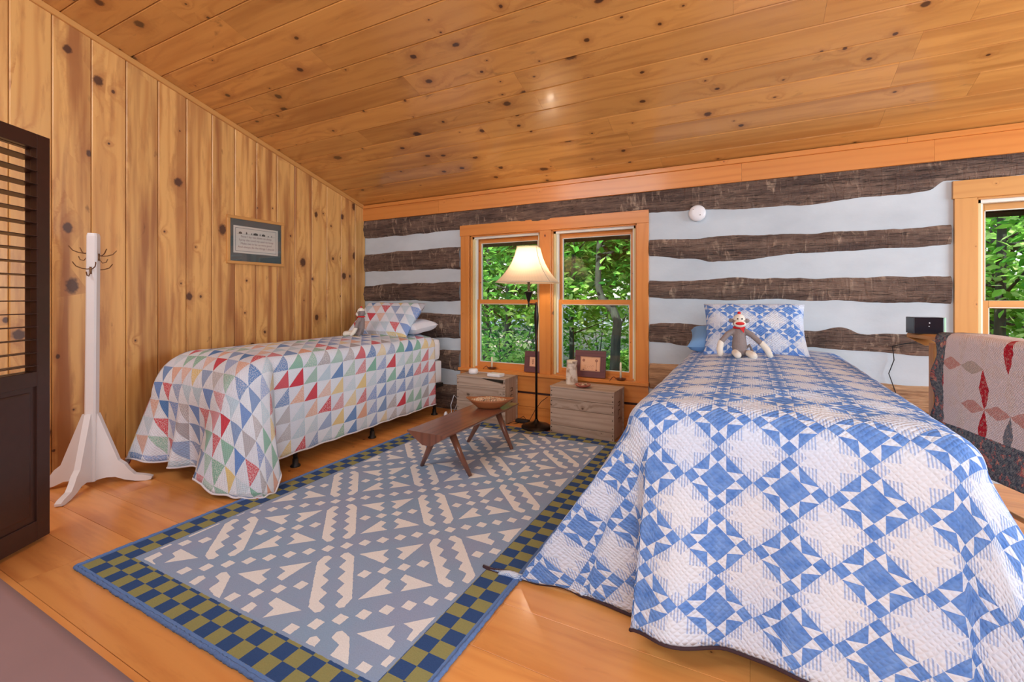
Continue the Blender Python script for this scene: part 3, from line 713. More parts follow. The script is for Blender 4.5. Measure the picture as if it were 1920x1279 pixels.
# sill things
SZ = .487
def candle(label, x, y, hz, px):
    t = thing('candlestick', label, 'candle', (x, y, SZ), 0, 'candles in small iron holders on the window sill')
    MB().lathe([(.001, .001), (.03, .001), (.046, .010), (.050, .016), (.046, .014), (.03, .006), (.001, .005)], 28).lathe([(.013, .004), (.013, .022), (.010, .022), (.010, .004)], 16, cap=False).build('holder', W['rust'], t)
    MB().tube([(-.046, 0, .012), (-.062, -.008, .028), (-.078, -.02, .018), (-.095, -.035, -.012)], .0035, 8).build('handle', W['rust'], t)
    MB().lathe([(.001, .006), (.0105, .006), (.0092, hz), (.005, hz+.004), (.001, hz+.005)], 18).tube([(0, 0, hz+.003), (.001, 0, hz+.012)], .001, 5).build('candle', W['wax'], t)
candle('white candle in iron holder at the left end of the sill behind the white speaker', -2.435, 4.215, .125, 0)
candle('white candle in iron holder at the right end of the sill beside the plum sampler', -1.048, 4.19, .16, 0)

FONT_OBJS = []
def text_mesh(name, body, size, mat, parent, M4, align='CENTER', sp=1):
    c = bpy.data.curves.new(name, 'FONT'); c.body = body; c.size = size; c.align_x = align; c.space_line = sp; c.extrude = .0002
    tmp = bpy.data.objects.new(name, c); COL.objects.link(tmp); bpy.context.view_layer.update()
    me = bpy.data.meshes.new_from_object(tmp); bpy.data.objects.remove(tmp)
    me.materials.clear(); me.materials.append(mat); me.transform(M4)
    o = bpy.data.objects.new(name, me); COL.objects.link(o); o.parent = parent; return o
def sampler(label, loc, tilt, rz, wd, ht, iw, ih, big):
    t = thing('framed_sampler', label, 'picture', loc, rot=(math.radians(-tilt), 0, rz))
    f = MB(); b = (wd-iw)/2; bh = (ht-ih)/2
    for o, U, V in (((-wd/2, 0, 0), (wd, 0, 0), (0, 0, bh)), ((-wd/2, 0, ht-bh), (wd, 0, 0), (0, 0, bh))): f.board(o, U, V, (0, -.014, 0), .002)
    for x in (-wd/2, wd/2-b): f.board((x, 0, bh), (0, 0, ih), (b, 0, 0), (0, -.014, 0), .001)
    f.build('frame', W['plum'], t)
    p = MB().box(-iw/2, iw/2, -.009, -.001, bh, ht-bh).build('linen', W['linen'], t)
    st = MB(); yy = -.0095
    def bar(x0, x1, z0, z1): st.box(x0, x1, yy-.0008, yy, z0, z1)
    def flower(cx, cz, s_):
        for q in range(8):
            a = q*PI/4; st.tube([(cx+s_*.25*math.cos(a), yy, cz+s_*.25*math.sin(a)), (cx+s_*math.cos(a), yy, cz+s_*math.sin(a))], [s_*.1, s_*.2], 6)
    if big:
        e = .005; bar(-iw/2+e, iw/2-e, bh+e, bh+e+.0012); bar(-iw/2+e, iw/2-e, ht-bh-e-.0012, ht-bh-e); bar(-iw/2+e, -iw/2+e+.0012, bh+e, ht-bh-e); bar(iw/2-e-.0012, iw/2-e, bh+e, ht-bh-e)
        flower(-iw*.33, bh+ih*.74, .014); flower(iw*.31, bh+ih*.74, .014)
        bar(iw*.31-.001, iw*.31+.001, bh+.012, bh+ih*.62); st.prism([(iw*.31-.009, yy, bh+.008), (iw*.31+.009, yy, bh+.008), (iw*.31, yy, bh+.02)], (0, -.001, 0)); st.prism([(-iw*.33-.009, yy, bh+.008), (-iw*.33+.009, yy, bh+.008), (-iw*.33, yy, bh+.018)], (0, -.001, 0))
        r_ = random.Random(4)
        for q in range(30):
            x = r_.uniform(-iw*.38, iw*.2); z = bh+ih*.15+(q % 4)*.011; bar(x, x+.005, z, z+.0016)
    else:
        for q in (-1, 1):
            for w_ in range(3): st.tube([(0, yy, bh+ih*(.28+w_*.17)), (q*.012, yy, bh+ih*(.40+w_*.17))], .0018, 5)
        bar(-.001, .001, bh+ih*.2, bh+ih*.8)
    st.build('stitching', W['thread'], p)
    return t
sampler('small plum framed stitched motif leaning at the mullion behind the lamp pole', (-1.955, 4.215, SZ), 8, 0, .185, .215, .072, .095, False)
sampler('wide plum framed stitched sampler with flowers leaning on the right sash', (-1.345, 4.20, SZ), 8, math.radians(2), .30, .255, .195, .135, True)

# ------------------------------------------------------------------ bench and bowl
t = thing('walnut_bench', 'low dark walnut bench with splayed round legs on the rug', 'bench', (-1.925, 2.98, .012), math.radians(0))
L_, zb = 1.06, .325
def wedge(y, k=0): return [(-.165, y, zb), (.165, y, zb), (.165, y, zb-.008), (.035, y, zb-.085), (-.035, y, zb-.085), (-.165, y, zb-.008)]
m_ = MB(); n = 6
ring = wedge(-L_/2+.0)
m_.prism([(x, y, z) for x, y, z in wedge(-L_/2)], (0, L_, 0))
# uv along the length
for fi, f in enumerate(m_.f): m_.uv[fi] = [(m_.v[i].y+3, m_.v[i].x+.5+20) for i in f]
m_.build('seat', W['walnut'], t)
for sy in (-1, 1):
    for sx in (-1, 1):
        MB().tube([(sx*.07, sy*.33, zb-.045), (sx*.13, sy*.325, .15), (sx*.212, sy*.312, 0)], [.026, .022, .014], 16).build('leg', W['walnut'], t)
t = thing('dough_bowl', 'oval wooden bowl heaped with nuts on the walnut bench', 'bowl', (-1.905, 3.25, .337), math.radians(24))
m_ = MB(); SX = 1.0
def bowl(i, j):
    a = i*2*PI; prof = [(.055, .0), (.08, .004), (.115, .036), (.15, .074), (.146, .076), (.11, .04), (.07, .012), (.001, .01)]
    q = j*7; k = min(int(q), 6); f = q-k; r = lerp(prof[k][0], prof[k+1][0], f); z = lerp(prof[k][1], prof[k+1][1], f)
    ex = 1+ .16*max(0, math.cos(a))**8*(z/.064)+.08*max(0, -math.cos(a))**8*(z/.064)
    return Vector((r*math.cos(a)*1.18*ex, r*math.sin(a)*.66, z+.012*abs(math.cos(a))**6*(z/.064)))
m_.grid(bowl, 48, 14, lambda i, j: (i*.9, .3+j*.1)); m_.lathe([(.001, 0), (.055, 0)], 48, Matrix.Diagonal((1.18, .66, 1, 1)), cap=False); m_.build('bowl', W['bowl'], t)
heap(420, .135, .018, .007, .011, 'nuts', W['nuts'], t, 1.1, .62, .062, 3)

# ------------------------------------------------------------------ rug
RX0, RX1, RY0, RY1 = -2.76, -.90, .93, 3.90
def rugf(i, j):
    x = lerp(RX0, RX1, i); y = lerp(RY0, RY1, j)
    ed = min(x-RX0, RX1-x, y-RY0, RY1-y)
    return Vector((x+.006*math.sin(y*5)*(1 if i in (0, 1) else 0), y+.008*math.sin(x*4)*(1 if j in (0,) else 0), .010 if ed > .012 else .004))
mb = MB().grid(rugf, 150, 220, lambda i, j: (lerp(RX0, RX1, i), lerp(RY0, RY1, j)))
rug = thing('area_rug', 'blue and cream patterned area rug with navy and olive checked border', 'rug', ((RX0+RX1)/2, (RY0+RY1)/2, 0))
rg = MB(); rg.v = [p-rug.location for p in mb.v]; rg.f = mb.f; rg.uv = mb.uv; rg.mi = mb.mi; rg.sm = mb.sm
rg.build('pile', W['rug'], rug)
e = MB(); c0 = rug.location
def edge(p, q, n):
    r_ = random.Random(2); pts = []; rad = []
    for k in range(n+1):
        f = k/n; P = Vector(p).lerp(Vector(q), f); pts.append(P-c0+Vector((r_.uniform(-.0015, .0015), r_.uniform(-.002, .002), .007))); rad.append(.0085+r_.uniform(-.0015, .0015))
    e.tube(pts, rad, 7)
edge((RX0, RY0, 0), (RX1, RY0, 0), 170); edge((RX1, RY0, 0), (RX1, RY1, 0), 260); edge((RX0, RY0, 0), (RX0, RY1, 0), 260)
e.build('bound_edge', W['rugedge'], rug)

# ------------------------------------------------------------------ beds
def bed(label, x0, x1, y0, y1, zt):
    cx = (x0+x1)/2; cy = (y0+y1)/2; t = thing('twin_bed', label, 'bed', (cx, cy, 0), 0); hx = (x1-x0)/2; hy = (y1-y0)/2
    MB().box(-hx+.02, hx-.02, -hy+.02, hy-.02, zt-.26, zt-.02, .06).build('mattress', W['sheet'], t)
    MB().box(-hx+.03, hx-.03, -hy+.03, hy-.0, zt-.50, zt-.265, .02).build('box_spring', W['sheet'], t)
    f = MB()
    for sx in (-1, 1): f.box(sx*(hx-.03)-.018, sx*(hx-.03)+.018, -hy+.03, hy, zt-.545, zt-.505)
    for yy in (-hy+.05, 0, hy-.05): f.box(-hx+.03, hx-.03, yy-.02, yy+.02, zt-.54, zt-.508)
    f.build('frame_rail', W['steel'], t)
    for sx in (-1, 1):
        for yy in (-hy+.25, 0, hy-.12):
            l = MB().tube([(sx*(hx-.04), yy, zt-.53), (sx*(hx-.04), yy, .05)], .016, 12).lathe([(.018, .0), (.036, .0), (.036, .008), (.022, .02), (.02, .06)], 16, Matrix.Translation((sx*(hx-.04), yy, 0))).build('leg', W['steel'], t)
    return t
bed('twin bed against the pine wall, under the triangle patchwork quilt', -3.98, -2.94, 2.0, 4.05, .83)
bed('twin bed at right below the log wall, under the blue star quilt', -.40, .60, 1.92, 4.05, .83)

def quilt(name, label, mat, x0, x1, yf, yh, zt, dl, dr, df, side_l, corner_l, foot, corner_r, side_r, r=.085, folds=(.012, 11), crown=.02, seed=1, step=.02, rf=None, cap=9, puff=.006):
    rnd = random.Random(seed); ph = [rnd.uniform(0, 6.28) for _ in range(12)]
    U0, U1, V0 = x0-dl, x1+dr, yf-df; nu = int((U1-U0)/step); nv = int((yh-V0)/step); rs = r; rf = rf or r
    def pos(i, j):
        u = lerp(U0, U1, i); v = lerp(V0, yh, j)
        cxx = min(max(u, x0), x1); cyy = max(v, yf); a = u-cxx; b = v-cyy; Lh = math.hypot(a, b)
        z0 = zt+crown*math.sin(PI*min(max((cxx-x0)/(x1-x0), 0), 1))*min(1, (cyy-yf)/.4+.3)
        z0 += puff*(math.sin(u*21+ph[0]+2*math.sin(v*5))*math.sin(v*17+ph[1]))*.5
        if Lh < 1e-6: return Vector((u, v, z0))
        dx, dy = a/Lh, b/Lh
        r = rs
        left = u < x0; right = u > x1; ft = v < yf
        if ft and (left or right):
            phi = math.degrees(math.atan2(-dy, abs(dx))); r = lerp(rs, rf, phi/90); Lh = Lh if Lh < cap else cap+(Lh-cap)*.15; g = interp(corner_l if left else corner_r, phi)
        elif left: g = interp(side_l, v)
        elif right: g = interp(side_r, v)
        else: g = interp(foot, u); r = rf
        gx, gy = g[0], g[1]
        arc = PI*r/2; th = min(Lh, arc)/r; hx = dx*r*math.sin(th); hy = dy*r*math.sin(th); dz = r*(1-math.cos(th)); rest = max(0, Lh-arc)
        w_ = min(1, rest/.35)
        per = v*1.0 if (left or right) and not ft else (u if ft and not (left or right) else 0)
        fo = folds[0]*w_*(math.sin(per*folds[1]+ph[2])+.5*math.sin(per*folds[1]*2.3+ph[3])) if per else 0
        gm = min(.97, math.hypot(gx, gy)); cz = math.sqrt(1-gm*gm)
        px = cxx+hx+gx*rest+dx*fo; py = cyy+hy+gy*rest+dy*fo; pz = z0-dz-cz*rest
        if pz < .018:
            ex = .018-pz; gl = max(.05, math.hypot(gx, gy)); px += gx/gl*ex*.6; py += gy/gl*ex*.6; pz = .018+.004*math.sin(u*40)
        return Vector((px, py, pz+puff*.4*math.sin(u*33+v*29+ph[5])*w_))
    mb = MB().grid(pos, nu, nv, lambda i, j: (lerp(U0, U1, i), lerp(V0, yh, j)))
    o = mb.build(name, mat, None, ((x0+x1)/2, (yf+yh)/2, zt)); solidify(o, .012, -1)
    tag(o, label, 'quilt')
    # hem binding
    e = MB(); pts = [pos(0, 1-k/nv) for k in range(nv+1)]+[pos(k/nu, 0) for k in range(nu+1)]+[pos(1, k/nv) for k in range(nv+1)]
    oo = o.location; e.tube([p-oo+Vector((0, 0, -.006)) for p in pts], .0065, 6); 
    return o, e
# blue star quilt on the right bed
o, e = quilt('star_quilt', 'blue and white star patchwork quilt spread over the right bed', W['starquilt'], -.33, .52, 1.86, 4.02, .845, .88, .88, .84,
   side_l=[(1.86, -.34, 0.02), (2.3, -.22, 0), (3.2, -.16, 0), (4.0, -.12, 0)],
   corner_l=[(0, -.34, .02), (25, -.50, .02), (45, -.56, .01), (60, -.28, .07), (72, -.02, .06), (82, .0, .0), (90, -.06, -.20)],
   foot=[(-.33, -.05, -.20), (-.24, -.03, -.26), (-.06, 0, -.07), (.14, 0, -.17), (.5, .03, -.16)],
   corner_r=[(0, .26, 0), (20, .38, -.05), (45, .42, -.24), (70, .2, -.3), (90, .03, -.16)],
   side_r=[(1.86, .26, 0), (2.6, .13, 0), (4.0, .08, 0)], r=.10, rf=.13, folds=(.010, 9), crown=.03, seed=3)
e.build('hem_binding', plain('dark_hem_binding', srgb(60, 40, 46), .9), o)
# triangle quilt on the left bed
o, e = quilt('patchwork_quilt', 'white quilt with many coloured patchwork triangles over the left bed', W['patchquilt'], -3.87, -3.04, 2.05, 3.90, .835, .30, .76, .92,
   side_l=[(2.0, -.02, 0), (4, -.02, 0)],
   corner_l=[(0, -.02, 0), (45, -.03, -.20), (90, -.06, -.33)],
   foot=[(-3.87, -.06, -.33), (-3.76, .04, -.30), (-3.62, .0, -.02), (-3.52, .04, -.10), (-3.46, .06, -.22), (-3.36, .0, .06), (-3.22, .03, .0), (-3.12, -.10, -.20), (-3.04, -.12, -.30)],
   corner_r=[(0, .04, .02), (12, .03, -.0), (30, .32, -.06), (48, .36, -.16), (64, .16, -.24), (78, -.06, -.30), (90, -.12, -.30)],
   side_r=[(2.0, .04, .02), (2.4, .03, 0), (4, .02, 0)], r=.09, rf=.32, cap=.965, folds=(.006, 10), crown=.035, seed=5)
e.build('hem_binding', plain('pale_hem', srgb(222, 222, 230), .9), o)

def pillow(name, label, mat, w_, h_, th, M4, cat='pillow', group=None, flange=0):
    n = 28; m_ = MB()
    def f(sg):
        def g(i, j):
            a = i*2-1; b = j*2-1; e = (1-abs(a)**3.2)*(1-abs(b)**3.2); e = max(e, 0)**.36
            pinch = 1-.07*(1-abs(b)**2)*abs(a)**3; pinch2 = 1-.09*(1-abs(a)**2)*abs(b)**3
            z = sg*th/2*e+.004*math.sin(i*17+j*9)*e
            return M4@Vector((a*w_/2*pinch, b*h_/2*pinch2, z))
        return g
    m_.grid(f(1), n, n, lambda i, j: (i*w_, j*h_)); b0 = len(m_.f)
    m_.grid(f(-1), n, n, lambda i, j: (i*w_, j*h_))
    for k in range(b0, len(m_.f)): m_.f[k] = m_.f[k][::-1]; m_.uv[k] = m_.uv[k][::-1]
    c = M4.translation
    o = m_.build(name, mat, None, tuple(c)); tag(o, label, cat, group); return o
def pm(loc, rx, rz, ry=0): return Matrix.Translation(loc)@Matrix.Rotation(rz, 4, 'Z')@Matrix.Rotation(rx, 4, 'X')@Matrix.Rotation(ry, 4, 'Z')
R_ = math.radians
pillow('star_pillow', 'blue and white star patchwork pillow propped behind the sock monkey', W['starpillow'], .66, .47, .15, pm((.03, 3.66, 1.015), R_(52), R_(3)))
pillow('bed_pillow', 'plain blue pillow lying behind the star pillow', W['bluesheet'], .66, .42, .16, pm((-.085, 3.80, .935), R_(14), R_(2)))
pillow('patchwork_pillow', 'pillow with coloured patchwork triangles propped on the left bed', W['patchpillow'], .78, .50, .15, pm((-3.46, 3.72, 1.015), R_(42), R_(5), R_(0)))
pillow('bed_pillow', 'plain white pillow flat under the patchwork pillow', W['sheet'], .64, .36, .15, pm((-3.33, 3.87, .935), R_(6), R_(-3)))

# ------------------------------------------------------------------ sock monkeys
def monkey(label, loc, rz, scale, legs, arms, head_turn=0, lean=0):
    t = thing('sock_monkey', label, 'stuffed toy', loc, rz, 'sock monkeys'); t.scale = (scale,)*3; t.rotation_euler = (0, 0, rz)
    b = MB(); b.tube([(0, 0, .035), (0, .004, .07), (0, .012, .12), (0, .018, .155), (0, .02, .175)], [.038, .042, .036, .030, .022], 16, round_ends=True)
    for a in arms: b.tube(a[:-2], [.018, .017, .016, .016][:len(a)-2] if len(a) > 3 else .016, 10, round_ends=True)
    for l in legs: b.tube(l[:-1], .019, 10, round_ends=True)
    b.tube([(.02, .03, .03), (.06, .035, .07), (.075, .03, .03), (.072, .02, .008)], .009, 8, round_ends=True)
    o = b.build('body', W['sock'], t); m = o.modifiers.new('fuse', 'REMESH'); m.mode = 'VOXEL'; m.voxel_size = .004; m.use_smooth_shade = True
    for a in arms: MB().tube(a[-3:], [.0175, .0185, .0165], 12, round_ends=True).build('hand', W['sockwhite'], t)
    for l in legs: MB().tube(l[-2:], [.020, .021], 12, round_ends=True).build('foot', W['sockwhite'], t)
    HM = Matrix.Translation((0, .016, .212))@Matrix.Rotation(head_turn, 4, 'Z')
    h = MB(); bm = bmesh.new(); bmesh.ops.create_uvsphere(bm, u_segments=24, v_segments=16, radius=.036); h.bm(bm, HM@Matrix.Diagonal((1.02, .95, 1.15, 1)), 0, True)
    hd_ = h.build('head', W['sock'], t)
    c = MB(); bm = bmesh.new(); bmesh.ops.create_uvsphere(bm, u_segments=24, v_segments=12, radius=.034); c.bm(bm, HM@Matrix.Translation((0, -.002, .012))@Matrix.Diagonal((1, .98, 1.05, 1)), 0, True)
    c.build('cap', W['sockwhite'], hd_)
    p = MB(); bm = bmesh.new(); bmesh.ops.create_icosphere(bm, subdivisions=2, radius=.010); p.bm(bm, HM@Matrix.Translation((0, 0, .052)), 0, True); p.build('pompom', W['red'], hd_)
    mz = MB(); bm = bmesh.new(); bmesh.ops.create_uvsphere(bm, u_segments=20, v_segments=12, radius=.026); mz.bm(bm, HM@Matrix.Translation((0, -.028, -.012))@Matrix.Diagonal((1.3, .8, .85, 1)), 0, True); q = mz.build('muzzle', W['sockwhite'], hd_)
    lp = MB(); bm = bmesh.new(); bmesh.ops.create_uvsphere(bm, u_segments=20, v_segments=12, radius=.02); lp.bm(bm, HM@Matrix.Translation((0, -.041, -.010))@Matrix.Diagonal((1.25, .6, .55, 1)), 0, True); lp.build('mouth', W['red'], hd_)
    for sx in (-1, 1):
        er = MB(); bm = bmesh.new(); bmesh.ops.create_uvsphere(bm, u_segments=14, v_segments=8, radius=.015); er.bm(bm, HM@Matrix.Translation((sx*.043, .002, .006))@Matrix.Diagonal((1, .4, .9, 1)), 0, True); er.build('ear', W['sock'], hd_)
        ey = MB(); bm = bmesh.new(); bmesh.ops.create_uvsphere(bm, u_segments=10, v_segments=6, radius=.0048); ey.bm(bm, HM@Matrix.Translation((sx*.012, -.033, .018)), 0, True); ey.build('eye', W['black'], hd_)
    sc = MB(); sc.tube([(.028*math.cos(a), .018+.026*math.sin(a), .176) for a in [k*PI/8 for k in range(17)]], .007, 8); sc.prism([(-.002, -.012, .176), (.024, -.010, .176), (.022, -.018, .145)], (0, -.004, 0)); sc.build('neckerchief', W['red'], t)
    return t
monkey('grey sock monkey with red neckerchief sitting against the star pillow', (-.052, 3.26, .870), R_(8), 1.06,
    [[(-.025, -.01, .025), (-.03, -.05, .03), (-.022, -.10, .022)], [(.03, -.01, .025), (.045, -.05, .028), (.062, -.095, .020)]],
    [[(-.03, .015, .155), (-.065, .0, .135), (-.095, -.015, .10), (-.105, -.02, .085), (-.112, -.03, .045), (-.108, -.04, .018)], [(.03, .015, .155), (.065, .0, .135), (.10, -.01, .10), (.118, -.012, .085), (.145, -.02, .05), (.158, -.03, .018)]])
monkey('grey sock monkey seen from the side, sitting before the patchwork pillow', (-3.45, 3.33, .868), R_(-62), 1.08,
    [[(-.025, -.01, .025), (-.03, -.06, .03), (-.03, -.14, .022)], [(.03, -.01, .025), (.035, -.05, .028), (.035, -.12, .020)]],
    [[(-.03, .015, .155), (-.05, -.01, .13), (-.06, -.03, .09), (-.06, -.035, .07), (-.06, -.045, .04), (-.058, -.05, .018)], [(.03, .015, .155), (.05, .0, .13), (.06, -.01, .09), (.062, -.015, .07), (.066, -.03, .04), (.07, -.05, .018)]], R_(-10))

# ------------------------------------------------------------------ coat rack
t = thing('coat_rack', 'tall white painted coat rack with brass hooks on four spreading feet', 'coat rack', (-3.885, 1.395, 0), R_(45), rot=(R_(0), R_(0), R_(45)))
lean = -.02
pz = MB(); hw = .031
def poleb(z): 
    s_ = hw; return [(-s_, -s_, z), (s_, -s_, z), (s_, s_, z), (-s_, s_, z)]
ptop = 1.675
pv = []; 
def ch(z, s_, dx): 
    c = s_*.3; return [Vector((x+dx[0], y+dx[1], z)) for x, y in ((-s_+c, -s_), (s_-c, -s_), (s_, -s_+c), (s_, s_-c), (s_-c, s_), (-s_+c, s_), (-s_, s_-c), (-s_, -s_+c))]
tl = lambda z: (lean*0.7*(0-z)*-1*.6, lean*(0-z)*-.0)
rings = [ch(.03, hw, (0, 0)), ch(1.655, hw*.93, (.022, -.022)), ch(ptop, hw*.8, (.022, -.022))]
vs_ = [p for r in rings for p in r]; fs = []
for k in range(2):
    for i in range(8): j = (i+1) % 8; fs.append([k*8+i, k*8+j, (k+1)*8+j, (k+1)*8+i])
fs.append(list(range(8))[::-1]); fs.append(list(range(16, 24))); pz.add(vs_, fs); pole = pz.build('pole', W['white'], t)
for q in range(4):
    A = Matrix.Rotation(q*PI/2, 4, 'Z')
    poly = [(hw-.004, .48), (.042, .478), (.155, .155), (.19, .125), (.215, .085), (.245, .052), (.32, .034), (.345, .022), (.34, .006), (.31, 0), (.25, .006), (.19, .022), (.14, .045), (.09, .048), (hw-.004, .035)]
    P = [A@Vector((x, -.017, z)) for x, z in poly]; MB().prism(P, A.to_3x3()@Vector((0, .034, 0))).build('foot', W['white'], t)
def hook(a, z):
    A = Matrix.Translation((.02, -.02, z))@Matrix.Rotation(a, 4, 'Z'); m_ = MB()
    for s_ in (-1, 1):
        m_.tube([A@Vector(p) for p in ((.03, 0, 0), (.045, s_*.012, -.004), (.065, s_*.03, .0), (.085, s_*.05, .012), (.095, s_*.058, .03), (.10, s_*.06, .038))], .0032, 8, round_ends=True)
    m_.tube([A@Vector(p) for p in ((.03, 0, .0), (.036, 0, -.03), (.05, 0, -.05), (.07, 0, -.045), (.078, 0, -.025))], .0032, 8, round_ends=True)
    m_.tube([A@Vector(p) for p in ((.029, 0, .012), (.029, 0, -.035))], .007, 8); m_.build('hook', W['hookmetal'], t)
hook(R_(180), 1.545); hook(0, 1.53); hook(R_(-90), 1.44); hook(R_(90), 1.44)

# ------------------------------------------------------------------ louvred bifold door
d_ = Vector((.518, -.858, 0)).normalized(); ang = math.atan2(d_.y, d_.x)
t = thing('louvred_door', 'dark brown folding louvred door standing open at the left edge', 'door', (-3.29, .977, 0), ang)
def leaf(y0, wd, x0):
    l = MB(); th = .032; z0, z1 = .018, 2.08
    B = lambda a, b, c, d, ch=.003: l.box(a, b, y0, y0+th, c, d, ch)
    B(x0, x0+.07, z0, z1); B(x0+wd-.07, x0+wd, z0, z1); B(x0+.07, x0+wd-.07, z1-.075, z1); B(x0+.07, x0+wd-.07, .80, .875); B(x0+.07, x0+wd-.07, z0, z0+.10)
    lf = l.build('leaf', W['espresso'], t)
    p = MB().box(x0+.07, x0+wd-.07, y0+.010, y0+.022, z0+.10, .80).box(x0+.095, x0+wd-.095, y0+.004, y0+.028, z0+.13, .775, .01); p.build('raised_panel', W['espresso'], lf)
    z = .905; k = 0
    while z < z1-.10:
        s_ = MB().box(-.0, wd-.14, -.024, .024, -.002, .002, .0015, mat=Matrix.Translation((x0+.07, y0+th/2, z))@Matrix.Rotation(R_(3), 4, 'X')); s_.build('slat', W['espresso'], lf); z += .0655; k += 1
leaf(-.016, .60, 0); leaf(.022, .60, .012)

# ------------------------------------------------------------------ leather bench end (near camera, bottom left)
t = thing('leather_bench', 'brown leather upholstered bench at the bottom left corner', 'bench', (-1.65, .02, 0))
m_ = MB(); m_.box(-.95, .95, -.44, .44, .20, .50, .035); q = m_.build('cushion', W['leather'], t)
for f in q.data.polygons: f.use_smooth = True
for sx in (-.85, .85):
    for sy in (-.36, .36): MB().tube([(sx, sy, .21), (sx, sy, 0)], [.03, .02], 12).build('leg', W['espresso'], t)

# ------------------------------------------------------------------ picture on the left wall
t = thing('framed_prayer', 'framed bedtime verse with grey mat hanging on the pine wall', 'picture', (XL, 2.783, 1.79), 0, rot=(0, 0, R_(0)))
wd, ht, bw = .575, .45, .028; m_ = MB()
m_.board((.001, -wd/2, -ht/2), (0, wd, 0), (0, 0, bw), (.022, 0, 0), .003); m_.board((.001, -wd/2, ht/2-bw), (0, wd, 0), (0, 0, bw), (.022, 0, 0), .003)
m_.board((.001, -wd/2, -ht/2+bw), (0, 0, ht-2*bw), (0, bw, 0), (.022, 0, 0), .003); m_.board((.001, wd/2-bw, -ht/2+bw), (0, 0, ht-2*bw), (0, bw, 0), (.022, 0, 0), .003)
m_.build('frame', W['trim2'], t)
mt = MB().box(.002, .008, -wd/2+bw, wd/2-bw, -ht/2+bw, ht/2-bw).build('mat_board', plain('grey_mat_board', srgb(92, 104, 104), .8), t)
PY, PH = .225, .128; PZ = .008
pa = MB().box(.008, .0095, -PY, PY, PZ-PH, PZ+PH).build('paper', plain('cream_paper', srgb(226, 218, 206), .8), t)
bd = MB()
for y0, y1, z0, z1 in ((-PY+.018, PY-.018, PZ+PH-.022, PZ+PH-.018), (-PY+.018, PY-.018, PZ-PH+.018, PZ-PH+.022), (-PY+.018, -PY+.022, PZ-PH+.018, PZ+PH-.018), (PY-.022, PY-.018, PZ-PH+.018, PZ+PH-.018)):
    bd.box(.0094, .010, y0, y1, z0, z1)
bd.build('line_border', plain('grey_ink', srgb(140, 140, 136), .8), pa)
TM = Matrix.Translation((.0098, 0, 0))@Matrix(((0, 0, 1, 0), (1, 0, 0, 0), (0, 1, 0, 0), (0, 0, 0, 1)))
ink = plain('mauve_ink', srgb(150, 118, 112), .8)
for k, s_ in enumerate(("Now I lay me down to sleep", "I pray the Lord my soul to keep", "Make me to be so very good", "And always do the things I should")):
    text_mesh('verse_line', s_, .027, ink, pa, TM@Matrix.Translation((0, PZ+.022-k*.033, 0)))
vg = MB(); r_ = random.Random(2)
for k, (yy, w_, h_) in enumerate(((-.16, .03, .02), (-.10, .012, .022), (-.05, .008, .018), (-.01, .045, .022), (.035, .008, .02), (.07, .035, .02), (.12, .012, .008), (.155, .006, .016))):
    vg.box(.0094, .0102, yy-w_/2, yy+w_/2, PZ+.055, PZ+.055+h_*.6); vg.prism([(.0094, yy-w_*.6, PZ+.055+h_*.6), (.0094, yy+w_*.6, PZ+.055+h_*.6), (.0094, yy, PZ+.055+h_)], (.0008, 0, 0))
vg.box(.0094, .0100, -.19, .19, PZ+.0535, PZ+.055)
vg.build('village_picture', plain('dark_grey_ink', srgb(90, 84, 76), .8), pa)
MB().box(.0135, .0155, -wd/2+bw, wd/2-bw, -ht/2+bw, ht/2-bw).build('glass', W['glass'], t)

# ------------------------------------------------------------------ smoke detector
t = thing('smoke_detector', 'round white smoke detector at the lower edge of the top log', 'smoke detector', (-.39, YB-.022, 1.972), rot=(R_(90), 0, 0))
MB().lathe([(.001, -.02), (.066, -.02), (.069, -.012), (.069, .008), (.060, .022), (.03, .026), (.001, .026)], 40).build('cover', W['whiteplastic'], t)
MB().lathe([(.001, .0262), (.004, .0262), (.001, .028)], 10, Matrix.Translation((.025, -.02, 0))).build('indicator', W['nail'], t)
MB().lathe([(.001, .0245), (.003, .0262), (.001, .0275)], 10, Matrix.Translation((-.03, .03, 0))).build('indicator', W['nail'], t)

# ------------------------------------------------------------------ quilt rack with hanging quilt, radio
g = Vector((.28, -.96, 0)).normalized(); ga = math.atan2(g.y, g.x)
t = thing('quilt_rack', 'wooden quilt rack with a shaped top rail beside the right bed', 'rack', (.93, 3.62, 0), ga)
m_ = MB(); m_.board((-.045, -.045, 1.005), (1.55, 0, 0), (0, .11, 0), (0, 0, .028), .008); m_.prism([(-.045, -.045, 1.005), (.09, -.03, .965), (.09, .05, .965), (-.045, .06, 1.005)], (0, 0, .002)); m_.build('top_rail', W['rack'], t)
for x in (.135, 1.40):
    m_ = MB(); m_.board((x, -.02, .0), (0, 0, .985), (.045, 0, 0), (0, -.018, 0), .003); m_.board((x, .02, .0), (0, 0, .985), (.045, 0, 0), (0, .02, 0), .003); m_.board((x-.0, -.04, 0), (0, 0, .04), (.05, 0, 0), (0, .10, 0), .004); m_.build('post', W['rack'], t)
m_ = MB().tube([(.14, .0, .50), (1.42, .0, .50)], .012, 12).tube([(.14, .0, .22), (1.42, .0, .22)], .012, 12); m_.build('crossbar', W['rack'], t)
